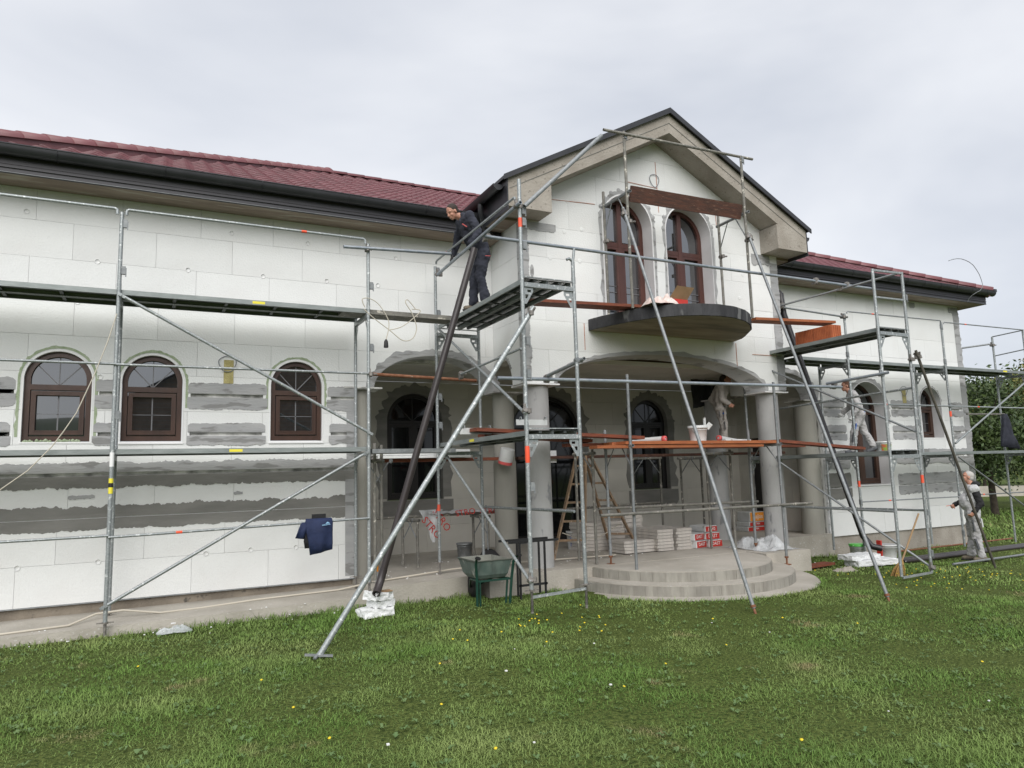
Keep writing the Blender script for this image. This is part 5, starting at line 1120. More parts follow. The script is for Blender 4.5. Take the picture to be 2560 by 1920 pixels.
# broom, shovel, sprayer can
br = thing('broom', 'straw broom leaning upside against the right tower with a wooden handle', 'broom', (11.0, 7.75, -.1))
MB().tube((11.13, 7.55, .93), (11.0, 7.85, .12), .014, 8).build('handle', stick, br)
mb = MB()
for k in range(90):
    a = random.uniform(0, 2*PI); r_ = random.uniform(.0, 1)**.5; p = V(11.0, 7.85, .15); q = V(10.93+.13*r_*math.cos(a), 7.88+.10*r_*math.sin(a), -.08)
    m_ = p.lerp(q, .5)+V(.035*r_*math.cos(a), .03*r_*math.sin(a), 0); mb.path([p+V(.02*math.cos(a), .02*math.sin(a), 0)*r_, m_, q], .0065, 4, r2=.004)
mb.build('bristles', straw, br); MB().lathe((11.0, 7.85, .10), [(.045, 0), (.032, .07), (.018, .1)], 12).build('binding', straw, br)
sv = thing('dustpan', 'black long handled dustpan standing on the porch floor behind the wheelbarrow', 'dustpan', (5.05, 11.05, .3))
MB().tube((5.0, 11.05, 1.25), (5.02, 11.05, .5), .011, 8).build('handle', galv_d, sv)
MB().add([(4.80, 10.9, .31), (5.26, 10.9, .31), (5.12, 11.0, .50), (4.94, 11.0, .50), (4.84, 11.15, .31), (5.22, 11.15, .31), (5.1, 11.1, .52), (4.95, 11.1, .52)], [(0, 1, 2, 3), (4, 7, 6, 5), (0, 3, 7, 4), (1, 5, 6, 2), (3, 2, 6, 7)]).build('pan', black, sv)
can = thing('spray_can', 'orange and grey spray can standing at the end of the left wing wall', 'can', (2.93, 10.42, .26))
MB().lathe((2.93, 10.42, .26), [(.035, 0), (.035, .30), (.02, .33), (.012, .35)], 16).build('can', mat('can_label', (.25, .27, .29), (.5, .5, .5), 20, .4), can); MB().lathe((2.93, 10.42, .40), [(.036, 0), (.036, .14)], 16, caps=False).build('label', org_p, can)
# tools on the tower deck and platform
def trowel(a, b, w, m, label):
    o = thing('trowel', label, 'trowel', a); a, b = Vector(a), Vector(b); d = (b-a).normalized()
    MB().bar(a, b, .012, w).build('blade', m, o)
    for t in (a+d*.05, b-d*.05): MB().path([t+V(0, 0, w/2-.01), t+V(0, -.02, w/2+.03), t+V(0, -.06, w/2+.03), t+V(0, -.07, w/2)], .008, 6).build('hook', galv, o)
    return o
trowel((3.85, 9.35, 2.38), (4.35, 9.35, 2.38), .09, plast_w, 'blue grey trestle bracket lying on the old plank behind the raking pole')
trowel((4.55, 8.95, 2.48), (5.05, 8.95, 2.48), .08, plast_w, 'white metal bracket lying on the dark red plank')
# adhesive foam tubes on the platform
for i, (a, b, l) in enumerate((((7.15, 9.75, 2.24), (7.38, 9.2, 2.25), 'grey foam gun tube with pink red end on the front planks'), ((9.15, 9.9, 2.30), (9.75, 10.05, 2.24), 'grey roll with red band lying by the worker on the porch platform'), ((9.0, 9.6, 2.22), (9.7, 9.7, 2.22), 'pale roll lying flat on the porch platform by the column'))):
    o = thing('film_roll', l, 'roll', a); a, b = Vector(a), Vector(b)
    MB().tube(a, b, .045, 16).build('roll', plast_w, o)
    if i < 2: e = b if i == 0 else a; d = (b-a).normalized()*(1 if i == 0 else -1); MB().lathe(e-d*.05, [(.02, .058), (.047, .058), (.05, .05), (.05, 0), (.047, 0)], 16, axis=d, caps=False).build('end_cap', plast_r, o); MB().lathe(e-d*.05, [(.02, .055), (.018, .03), (0, .03)], 12, axis=d, caps=False).build('bore', black, o)
rp_ = thing('film_roll', 'white paper roll with pink edge standing against the rear left column', 'roll', (5.6, 9.9, 2.0)); MB().lathe((5.28, 10.85, 1.93), [(.12, .0), (.12, .26)], 18, axis=(.1, -.3, 1)).build('roll', plast_w, rp_); MB().lathe((5.28, 10.85, 1.93), [(.121, .0), (.121, .05)], 18, axis=(.1, -.3, 1), caps=False).build('band', plast_r, rp_)
MB().box((6.18, 11.3, 1.94), (6.55, 11.32, 2.16)).build('notice', white_p); tag(bpy.data.objects['notice'], 'white paper notice in the dark doorway behind the planks', 'notice')
# cables
tag(MB().path([(-6, 10.05, .14), (-1.5, 10.04, .125), (-.86, 10.1, .135), (-.6, 10.35, .2), (-.3, 10.3, .22), (.11, 10.3, .145), (.6, 10.36, .145), (1.28, 10.48, .16), (2.4, 10.5, .18), (2.9, 10.4, .26), (4.2, 10.6, .31), (5.0, 10.7, .31), (6.2, 10.6, .31), (7.2, 10.5, .31)], .013, 8).build('cable', cable_m), 'long cream cable lying along the pavement beside the left wing', 'cable')
tag(MB().path([(-.48, YO-.05, 3.84), (-.56, YO-.06, 3.5), (-.68, YO-.06, 3.1), (-.85, YO-.06, 2.62), (-.97, YO-.06, 2.4), (-1.08, YO-.06, 2.22), (-1.3, YO-.06, 1.95), (-1.6, YO-.06, 1.70), (-2.2, YO-.06, 1.45)], .007, 6).build('cable', cable_m), 'thin cream cable hanging diagonally across the first arched window', 'cable')
ch = thing('cable', 'white extension cable looped over the old plank with a black socket hanging down', 'cable', (2.9, 9.78, 4.1))
def spl(P, n=10):
    P = [Vector(p) for p in P]; o = []
    for i in range(len(P)-1):
        p0, p1, p2, p3 = P[max(i-1, 0)], P[i], P[i+1], P[min(i+2, len(P)-1)]
        for k in range(n): t = k/n; o.append(.5*((2*p1)+(p2-p0)*t+(2*p0-5*p1+4*p2-p3)*t*t+(3*p1-p0-3*p2+p3)*t**3))
    return o+[P[-1]]
MB().path(spl([(2.6, 9.76, 4.17), (2.56, 9.75, 4.28), (2.66, 9.74, 4.30), (2.80, 9.74, 4.22), (2.93, 9.74, 4.02), (2.94, 9.74, 3.88), (2.90, 9.74, 3.72)]), .007, 6).build('lead', cable_m, ch)
MB().path(spl([(2.58, 9.74, 4.14), (2.72, 9.74, 4.02), (2.95, 9.74, 3.86), (3.15, 9.74, 3.72), (3.30, 9.74, 3.76), (3.36, 9.74, 3.92), (3.30, 9.74, 4.12), (3.20, 9.74, 4.28), (3.24, 9.76, 4.33), (3.36, 9.76, 4.2)]), .007, 6).build('lead', cable_m, ch)
MB().path(spl([(2.95, 9.745, 3.86), (3.15, 9.745, 3.93), (3.38, 9.745, 4.12), (3.42, 9.75, 4.19), (3.3, 9.76, 4.20)]), .007, 6).build('lead', cable_m, ch)
MB().lathe((2.90, 9.74, 3.60), [(.032, 0), (.034, .02), (.028, .09), (.012, .12)], 12).build('socket', black, ch)
#@@PART5
# ------------------------------------------------------------------ people
def ball(bm, c, r, M=None, seg=12):
    m = Matrix.Translation(Vector(c)) @ (M if M else Matrix.Identity(4)) @ (Matrix.Diagonal((*r, 1)) if hasattr(r, '__len__') else Matrix.Diagonal((r, r, r, 1)))
    bmesh.ops.create_uvsphere(bm, u_segments=seg, v_segments=seg-2, radius=1, matrix=m)
def cap(bm, a, b, ra, rb, seg=12):
    a, b = Vector(a), Vector(b); d = b-a
    if d.length < 1e-4: return ball(bm, a, ra)
    q = d.to_track_quat('Z', 'Y').to_matrix(); rings = []
    prof = [(-ra*math.cos(t), ra*math.sin(t)) for t in (0.25, .7, 1.15, PI/2)]+[(d.length+rb*math.cos(t), rb*math.sin(t)) for t in (PI/2, 1.15, .7, .25)]
    for z, r in prof: rings.append([bm.verts.new(a+q @ V(r*math.cos(2*PI*k/seg), r*math.sin(2*PI*k/seg), z)) for k in range(seg)])
    for i in range(len(rings)-1):
        for k in range(seg): bm.faces.new((rings[i][k], rings[i][(k+1) % seg], rings[i+1][(k+1) % seg], rings[i+1][k]))
    bm.faces.new(rings[0][::-1]); bm.faces.new(rings[-1])
def skinned(name, fill, m, parent, vox, fold=0, smooth=3):
    bm = bmesh.new(); fill(bm); me = bpy.data.meshes.new('t'); bm.to_mesh(me); bm.free()
    o = bpy.data.objects.new('t', me); COL.objects.link(o)
    r = o.modifiers.new('r', 'REMESH'); r.mode = 'VOXEL'; r.voxel_size = vox; r.use_smooth_shade = True
    if smooth: q = o.modifiers.new('s', 'SMOOTH'); q.iterations = smooth; q.factor = .5
    dg = bpy.context.evaluated_depsgraph_get(); me2 = bpy.data.meshes.new_from_object(o.evaluated_get(dg)); bpy.data.objects.remove(o)
    if fold:
        nr = [v.normal.copy() for v in me2.vertices]
        for v, n in zip(me2.vertices, nr):
            c = v.co; v.co += n*fold*(noise.noise((c.x*9, c.y*9, c.z*9))+.5*noise.noise((c.x*22, c.y*22, c.z*26)))
    me2.transform(Matrix.Translation(-ORG[parent.name])); me2.name = name; me2.materials.clear(); me2.materials.append(m)
    me2.polygons.foreach_set('use_smooth', [True]*len(me2.polygons))
    x = bpy.data.objects.new(name, me2); COL.objects.link(x); x.parent = parent; ORG[x.name] = ORG[parent.name]; return x
def hand(bm, w, d, n, k=1, curl=.5, grow=0):
    w = Vector(w); d = Vector(d).normalized(); n = Vector(n); n = (n-d*n.dot(d)).normalized(); s_ = d.cross(n)*k
    pc = w+d*.045; 
    for t in (-.024, -.008, .008, .024): cap(bm, w+d*.005+s_*t*.6, w+d*.085+s_*t, .015+grow, .012+grow, 8)
    for t, L in ((-.030, .060), (-.010, .072), (.010, .068), (.030, .052)):
        a = w+d*.085+s_*t; b = a+(d*math.cos(curl)+n*math.sin(curl))*L*.5; c = b+(d*math.cos(2.1*curl)+n*math.sin(2.1*curl))*L*.5
        cap(bm, a, b, .0105+grow, .0095+grow, 8); cap(bm, b, c, .0095+grow, .0085+grow, 8)
    a = w+d*.02+s_*.028; b = a+(d*.6+s_*.7+n*.35)*.035; c = b+(d*.85+s_*.1+n*.6)*.03
    cap(bm, a, b, .014+grow, .0115+grow, 8); cap(bm, b, c, .0115+grow, .009+grow, 8)
def sx(base, k, J): return {n: ((base[0]+(p[0]-base[0])*k, p[1], p[2]) if n[0] not in 'nfd' or n in ('neck',) else p) for n, p in J.items()}
def person(label, base, J, f, top, legs, hairm, gloves=None, shoes=shoe_m, hd=None, belly=0, hair='short', vest=None, curl=(1.0, 1.0)):
    P = thing('person', label, 'person', base); f = Vector(f).normalized(); l = V(0, 0, 1).cross(f); up = V(0, 0, 1)
    J = {k: Vector(v) for k, v in J.items()}; hd = Vector(hd or f).normalized(); hs = up.cross(hd).normalized(); hu = hd.cross(hs)
    H = J['head']; RM = Matrix(((hd.x, hs.x, hu.x, 0), (hd.y, hs.y, hu.y, 0), (hd.z, hs.z, hu.z, 0), (0, 0, 0, 1)))
    hipw = .085; hl, hr = J['pelvis']+l*hipw-up*.04, J['pelvis']-l*hipw-up*.04
    td = (J['pelvis']-J['neck']).normalized()
    def w(p): return H+RM.to_3x3() @ V(*p)
    def torso(bm, g):
        n_ = J['neck']-up*.0; sh = (J['shL'], J['shR']); pl, pr_ = J['pelvis']+l*.075, J['pelvis']-l*.075
        cap(bm, sh[0], sh[1], .068+g, .068+g); mid = (J['neck']+J['pelvis'])/2
        for s_, p in ((sh[0], pl), (sh[1], pr_)):
            a = s_.lerp(J['neck'], .35)+td*.06; cap(bm, a, p, .092+g, .092+g); 
        cap(bm, J['neck']+td*.12, J['pelvis'], .105+g, .105+g)
        if belly: ball(bm, mid+td*.06+f*.045, (.115+belly+g, .135+belly*.6+g, .16+g))
    def sleeves(bm, g, t=1.0):
        for s_ in 'LR':
            cap(bm, J['sh'+s_], J['el'+s_], .056+g, .045+g); cap(bm, J['el'+s_], J['el'+s_].lerp(J['ha'+s_], t), .044+g, .032+g)
    def legf(bm, g, cut=1.0):
        for s_, h_ in (('L', hl), ('R', hr)):
            cap(bm, h_, J['kn'+s_], .088+g, .062+g); cap(bm, J['kn'+s_], J['kn'+s_].lerp(J['an'+s_], cut), .060+g, .044+g*1.6)
        cap(bm, hl, hr, .095+g, .095+g)
    def body(bm):
        ball(bm, w((-.012, 0, .025)), (.094, .074, .088), RM); ball(bm, w((.022, 0, -.035)), (.066, .056, .070), RM); ball(bm, w((.052, 0, -.085)), (.028, .03, .022), RM)
        cap(bm, w((.083, 0, .012)), w((.100, 0, -.025)), .010, .015, 8)
        for s_ in (-1, 1):
            ball(bm, w((-.005, .076*s_, -.015)), (.018, .009, .030), RM, 8); cap(bm, w((.074, .012*s_, .028)), w((.066, .046*s_, .026)), .010, .009, 8)
            ball(bm, w((.055, .034*s_, -.028)), (.025, .022, .022), RM, 8)
        cap(bm, w((.083, -.020, -.058)), w((.083, .020, -.058)), .008, .008, 8); cap(bm, w((.080, -.016, -.070)), w((.080, .016, -.070)), .008, .008, 8)
        cap(bm, w((-.015, 0, -.05)), J['neck']+td*.02, .052, .058)
        torso(bm, -.022); sleeves(bm, -.012); legf(bm, -.016)
        for s_, k, i in (('L', 1, 0), ('R', -1, 1)):
            d = (J['ha'+s_]-J['el'+s_]).normalized(); n = J.get('n'+s_, f*.4-up*.2+l*(-.6*k)); hand(bm, J['ha'+s_], J.get('d'+s_, d), n, k, curl[i])
            fd = J.get('f'+s_, f); cap(bm, J['an'+s_]-up*.045-fd*.02, J['an'+s_]-up*.055+fd*.13, .032, .026)
    skinned('body', body, skin, P, .0085)
    bmh = MB()
    for s_ in (-1, 1): bmh.lathe(w((.083, .030*s_, .010)), [(0, -.007), (.0075, 0), (0, .007)], 8)
    bmh.build('eyes', black, P)
    def hairf(bm):
        ball(bm, w((-.022, 0, .036)), (.0925, .0785, .086), RM); 
        if hair == 'short': ball(bm, w((-.045, 0, -.01)), (.062, .073, .065), RM)
    skinned('hair', hairf, hairm, P, .009)
    def jack(bm):
        torso(bm, .012); sleeves(bm, .012, .95)
        if top is navy or top is grey_k or top is grey_l: cap(bm, J['neck']-f*.03-l*.03, J['neck']-f*.03+l*.03, .062, .062); ball(bm, J['neck']-f*.075-up*.01, (.06, .085, .06))
        else: cap(bm, J['neck']+td*.03, J['neck'], .07, .06)
    skinned('jacket' if not vest else 'hoodie', jack, top, P, .011, .020)
    if vest:
        def vf(bm):
            torso(bm, .022); ball(bm, J['pelvis'], (.13, .155, .08))
        skinned('vest', vf, vest, P, .011, .018)
    def trou(bm): legf(bm, .014, .97)
    skinned('trousers', trou, legs, P, .011, .022)
    for s_, k in (('L', 1), ('R', -1)):
        fd = Vector(J.get('f'+s_, f)).normalized(); a = J['an'+s_]
        def sf(bm):
            cap(bm, a-up*.035-fd*.035, a-up*.045+fd*.125, .045, .036); cap(bm, a-up*.02, a+up*.03, .047, .045)
        skinned('shoe', sf, shoes, P, .009)
        sq = MB(); sd_ = up.cross(fd); pts = []
        for t in range(14):
            g_ = 2*PI*t/14; pts.append(a-up*.088+fd*(.045+.13*math.cos(g_))+sd_*(.045*math.sin(g_)))
        sq.add(pts+[p+up*.022 for p in pts], [tuple(range(14))[::-1], tuple(range(14, 28))]+[(i, (i+1) % 14, 14+(i+1) % 14, 14+i) for i in range(14)]).build('sole', black, P)
        if gloves:
            d = (J['ha'+s_]-J['el'+s_]).normalized(); n = J.get('n'+s_, f*.4-up*.2+l*(-.6*k))
            skinned('glove', lambda bm: (hand(bm, J['ha'+s_], J.get('d'+s_, d), n, k, curl[0 if s_ == 'L' else 1], .003), cap(bm, J['ha'+s_]-d*.05, J['ha'+s_], .036, .030)), gloves, P, .0075, 0, 2)
    return P, J, f, l
# man on the left tower, bent over the handrail
P1, J1, f1, l1 = person('man in dark navy hoodie and black gloves leaning over the rail of the left tower', (4.2, 9.3, 4.15), dict(
    head=(3.81, 9.37, 5.62), neck=(3.945, 9.37, 5.57), pelvis=(4.25, 9.35, 5.06), shL=(4.01, 9.20, 5.52), shR=(4.01, 9.53, 5.51), elL=(4.10, 9.08, 5.28), elR=(4.00, 9.66, 5.27),
    haL=(3.955, 9.05, 5.07), haR=(3.93, 9.68, 5.06), knL=(4.19, 9.24, 4.63), knR=(4.17, 9.45, 4.63), anL=(4.23, 9.16, 4.245), anR=(4.14, 9.43, 4.245),
    nL=(1, 0, -.3), nR=(1, 0, -.3), dL=(-.35, 0, -.9), dR=(-.35, 0, -.9)), (-1, 0, 0), navy, navy, hair_k, gloves=black, hd=(-.85, -.15, -.62), curl=(1.2, 1.2))
MB().bar((3.90, 9.225, 5.40), (3.97, 9.215, 5.36), .008, .022, (0, 1, 0)).build('print', plast_r, P1)
MB().bar((4.22, 9.135, 4.93), (4.30, 9.13, 4.935), .006, .012, (0, 1, 0)).build('print', plast_r, P1)
# man in the porch, seen from the side
P2, J2, f2, l2 = person('worker in dusty beige clothes standing on porch planks, upper body behind the arch', (10.05, 10.75, 2.2), sx((10.05,), .75, dict(
    head=(10.22, 10.78, 3.50), neck=(10.12, 10.76, 3.40), pelvis=(10.04, 10.75, 2.95), shL=(10.02, 10.92, 3.34), shR=(10.08, 10.59, 3.34), elL=(9.84, 10.98, 3.14), elR=(10.06, 10.50, 3.10),
    haL=(9.95, 10.9, 2.98), haR=(10.24, 10.52, 3.0), knL=(10.10, 10.86, 2.60), knR=(10.09, 10.67, 2.60), anL=(10.03, 10.86, 2.29), anR=(10.08, 10.66, 2.29))), (.98, -.1, 0), grey_w, grey_w, hair_k, hd=(.9, -.1, .3))
MB().bar((10.088, 10.575, 2.66), (10.095, 10.575, 2.50), .01, .10, (0, 1, 0)).build('knee_pad', grey_d, P2); MB().bar((10.035, 10.60, 2.95), (10.133, 10.60, 2.95), .01, .05, (0, 1, 0)).build('belt_patch', grey_d, P2); MB().bar((9.998, 10.585, 2.86), (10.012, 10.585, 2.74), .01, .05, (0, 1, 0)).build('pocket', grey_d, P2)
MB().bar((10.088, 10.565, 2.88), (10.088, 10.567, 2.70), .008, .12, (0, 1, 0)).build('pocket', grey_w, P2); MB().lathe((10.080, 10.56, 2.82), [(.022, 0), (.018, .004), (0, .004)], 7, axis=(0, -1, 0)).build('print', blue_p, P2)
# man walking on the far deck
P3, J3, f3, l3 = person('man in light grey workwear with blue patches walking on the far scaffold deck', (13.33, 10.18, 1.97), sx((13.33,), .72, dict(
    head=(13.06, 10.18, 3.42), neck=(13.15, 10.18, 3.29), pelvis=(13.36, 10.18, 2.82), shL=(13.20, 10.02, 3.22), shR=(13.22, 10.34, 3.22), elL=(13.30, 9.95, 2.96), elR=(13.16, 10.42, 2.97),
    haL=(13.13, 9.95, 2.76), haR=(12.98, 10.40, 2.86), knL=(13.16, 10.10, 2.46), knR=(13.48, 10.26, 2.45), anL=(13.08, 10.09, 2.06), anR=(13.70, 10.27, 2.11), fR=(-.9, 0, -.35))), (-1, 0, 0), grey_l, grey_l, hair_b, gloves=plast_w, hd=(-.95, -.15, -.1), shoes=grey_d)
MB().bar((13.236, 10.005, 2.60), (13.215, 10.0, 2.48), .012, .09, (0, 1, 0)).build('knee_pocket', blue_p, P3); MB().bar((13.366, 10.055, 2.84), (13.431, 10.06, 2.84), .012, .08, (0, 1, 0)).build('hip_pocket', blue_p, P3)
MB().bar((13.179, 10.0, 2.42), (13.143, 10.0, 2.22), .03, .085, (0, 1, 0)).build('knee_pad', grey_d, P3)
# man in the vest on the lawn
g4 = gz(14.6, 8.8)
P4, J4, f4, l4 = person('white haired man in grey vest and black hoodie standing on the lawn looking up', (14.6, 8.8, g4), sx((14.6,), .68, dict(
    head=(14.60, 8.80, 1.385), neck=(14.68, 8.80, 1.245), pelvis=(14.62, 8.80, .68), shL=(14.69, 8.62, 1.15), shR=(14.69, 8.98, 1.15), elL=(14.80, 8.55, .88), elR=(14.42, 9.02, .90),
    haL=(14.62, 8.54, .73), haR=(14.24, 8.90, .84), knL=(14.64, 8.72, .22), knR=(14.58, 8.92, .22), anL=(14.74, 8.70, g4+.095), anR=(14.52, 8.93, g4+.095), dL=(-.6, 0, -.8), fL=(-.96, -.2, 0))), (-1, -.08, 0), grey_k, grey_l, hair_w, hd=(-.93, -.2, .22), belly=.035, vest=vest_m, curl=(.9, 1.1))
MB().bar((14.586, 8.605, .57), (14.600, 8.60, .36), .02, .12, (0, 1, 0)).build('thigh_patch', grey_d, P4); MB().bar((14.600, 8.625, .22), (14.641, 8.615, .02), .03, .12, (0, 1, 0)).build('knee_pad', grey_d, P4); MB().bar((14.546, 8.61, 1.03), (14.546, 8.605, .95), .01, .11, (0, 1, 0)).build('chest_pocket', plast_w, P4)
MB().bar((14.722, 8.62, .60), (14.736, 8.62, .44), .02, .09, (0, 1, 0)).build('glove_in_pocket', plast_w, P4)
MB().tube((14.226, 8.95, .82), (14.301, 8.97, .83), .005, 6).build('pencil', orange, P4)

P2.rotation_euler.z = -R(38); P3.rotation_euler.z = -R(40); P4.rotation_euler.z = -R(52); P4.scale = (1.08, 1.08, 1.03)
# ------------------------------------------------------------------ trees and background
def leaves(name, c, rad, n, size, m, parent, seed=0, holes=.35, stuff=False, flat=1):
    rng = np.random.default_rng(seed); c = np.array(c); rad = np.array(rad); pts = []
    cl = rng.normal(size=(60, 3)); cl /= np.linalg.norm(cl, axis=1)[:, None]; cl = cl*rng.uniform(.35, 1.0, (60, 1))
    k = rng.integers(0, 60, n); p = cl[k]+rng.normal(size=(n, 3))*.17; p = c+p*rad
    d1 = rng.normal(size=(n, 3)); d1 /= np.linalg.norm(d1, axis=1)[:, None]; d2 = rng.normal(size=(n, 3)); d2 -= (d2*d1).sum(1)[:, None]*d1; d2 /= np.linalg.norm(d2, axis=1)[:, None]
    s_ = size*rng.uniform(.6, 1.3, (n, 1)); a = p-d1*s_; b = p+d2*s_*.5; e = p+d1*s_; g = p-d2*s_*.5
    vs = np.stack([a, b, e, g], 1).reshape(-1, 3)-np.array(ORG[parent.name]); me = bpy.data.meshes.new(name)
    me.vertices.add(4*n); me.vertices.foreach_set('co', vs.ravel()); me.loops.add(4*n); me.loops.foreach_set('vertex_index', np.arange(4*n)); me.polygons.add(n); me.polygons.foreach_set('loop_start', np.arange(0, 4*n, 4)); me.update()
    at = me.attributes.new('rnd', 'FLOAT', 'POINT'); r_ = np.repeat(np.clip(rng.uniform(0, 1, n)*.6+(k % 7)/7*.4, 0, 1), 4); at.data.foreach_set('value', r_)
    me.materials.append(m); o = bpy.data.objects.new(name, me); COL.objects.link(o); o.parent = parent; ORG[o.name] = ORG[parent.name]; return o
def tree(x, y, h, cr, cz, label, seed, n=9000, size=.09, m=leaf_m, trunk=.14, grp='trees beyond the lawn'):
    z0 = gz(x, y); t = thing('tree', label, 'tree', (x, y, z0), grp); rng = random.Random(seed)
    mb = MB(); tp = V(x+rng.uniform(-.3, .3), y, cz-cr*.3); mb.path([(x, y, z0-.1), (x+(tp.x-x)*.4, y, z0+(tp.z-z0)*.5), tp], trunk, 10, r2=trunk*.6)
    for k in range(7):
        a = rng.uniform(0, 2*PI); q = V(x+cr*.7*math.cos(a), y+cr*.7*math.sin(a), cz+rng.uniform(-.1, .7)*cr); mb.path([tp-V(0, 0, rng.uniform(0, .5)), tp.lerp(q, .5)+V(0, 0, .1*cr), q], trunk*.4, 6, r2=trunk*.1)
    mb.build('trunk', trunk_m, t); leaves('crown', (x, y, cz), (cr, cr, (h-cz+cr*.9)/2), n, size, m, t, seed)
tree(29.6, 16.9, 4.9, 2.3, 2.9, 'dark apple tree with leaning trunk on the lawn just beyond the house corner', 3, 17000, .085)
tree(33.5, 17.4, 5.6, 2.2, 3.5, 'yellowing taller tree beyond the far right scaffold', 5, 14000, .09, leaf_y)
tree(36.0, 21.5, 5.2, 2.6, 3.1, 'bushy dark green tree standing behind the leaning apple tree', 8, 12000, .11)
tree(41.0, 21.0, 6.0, 3.0, 3.8, 'broad green tree further back on the lawn at right', 9, 10000, .13)
for i, (x, y, h, c) in enumerate(((62, 36, 8, 3.6), (70, 36, 9, 4), (58, 42, 9, 4), (78, 40, 10, 4.5), (66, 46, 10, 4.5), (52, 34, 6, 2.6))):
    tree(x, y, h, c, h*.55, ('round distant tree behind the boundary wall', 'distant tree, tall crown behind the boundary wall', 'distant dark tree nearest the house corner', 'farthest pale tree on the right', 'distant broad tree in the middle of the row', 'low distant tree beside the boundary wall')[i], 20+i, 5000, .22)
bw0 = thing('boundary_wall', 'low grey boundary wall at the far end of the lawn', 'wall', (60, 28, -.8)); n = 12
for i in range(n):
    a, b = V(46, 33, 0).lerp(V(88, 17, 0), i/n), V(46, 33, 0).lerp(V(88, 17, 0), (i+1)/n)
    for p in (a, b): p.z = gz(p.x, p.y)
    MB().bar(a+V(0, 0, .35), b.lerp(a, .01)+V(0, 0, .35), .2, .75).build('wall_section', conc_p, bw0)
# neighbour house behind the camera (seen in the window panes) and the wooded hill
nb = thing('neighbour_house', 'unfinished brick gabled house across the lawn, mirrored in the brown windows', 'house', (6, -17, 0))
hx0, hx1, hy = -2.2, 12.5, -17.0; n = 0
slab(lambda u, v, d: V(u, hy-d, v), [(hx0, -.3), (hx1, -.3), (hx1, 5.5), ((hx0+hx1)/2, 9.6), (hx0, 5.5)], [[(1, 1.2), (2.4, 1.2), (2.4, 2.6), (1, 2.6)], [(6.5, 1.2), (7.9, 1.2), (7.9, 2.6), (6.5, 2.6)]], 0, .3).build('wall', brick_m, nb)
for k in range(44):
    z = .05+k*.21; xw = 0 if z < 5.5 else (z-5.5)/4.1*7.35
    if hx0+xw < hx1-xw: MB().box((hx0+xw, hy-.005, z), (hx1-xw, hy+.012, z+.018)).build('brick_course_joint', mortar_d, nb)
MB().add([(hx0-.5, hy+.5, 5.2), ((hx0+hx1)/2, hy+.5, 9.75), (hx1+.5, hy+.5, 5.2), (hx0-.5, hy-10, 5.2), ((hx0+hx1)/2, hy-10, 9.75), (hx1+.5, hy-10, 5.2)], [(0, 1, 4, 3), (1, 2, 5, 4)]).build('roof', roof_u, nb)
MB().box((hx0, hy-10, -.3), (hx0+.3, hy-.3, 5.4)).build('wall', brick_m, nb)
for x in (1, 6.5): MB().box((x, hy-.2, 1.2), (x+1.4, hy-.15, 2.6)).build('window', glass, nb)
mb = MB(); nx_, ny_ = 40, 8
vs = [(-220+i*11, -160-j*12, -3+(22+10*noise.noise((i*.13, 3, 1)))*math.sin(PI*min(1, (j+.01)/ny_*.9)+.0)*math.exp(-((i-17)/13)**2)) for j in range(ny_) for i in range(nx_)]
mb.add(vs, [(j*nx_+i, (j+1)*nx_+i, (j+1)*nx_+i+1, j*nx_+i+1) for j in range(ny_-1) for i in range(nx_-1)], True).build('hill', hill_m, kind='structure')

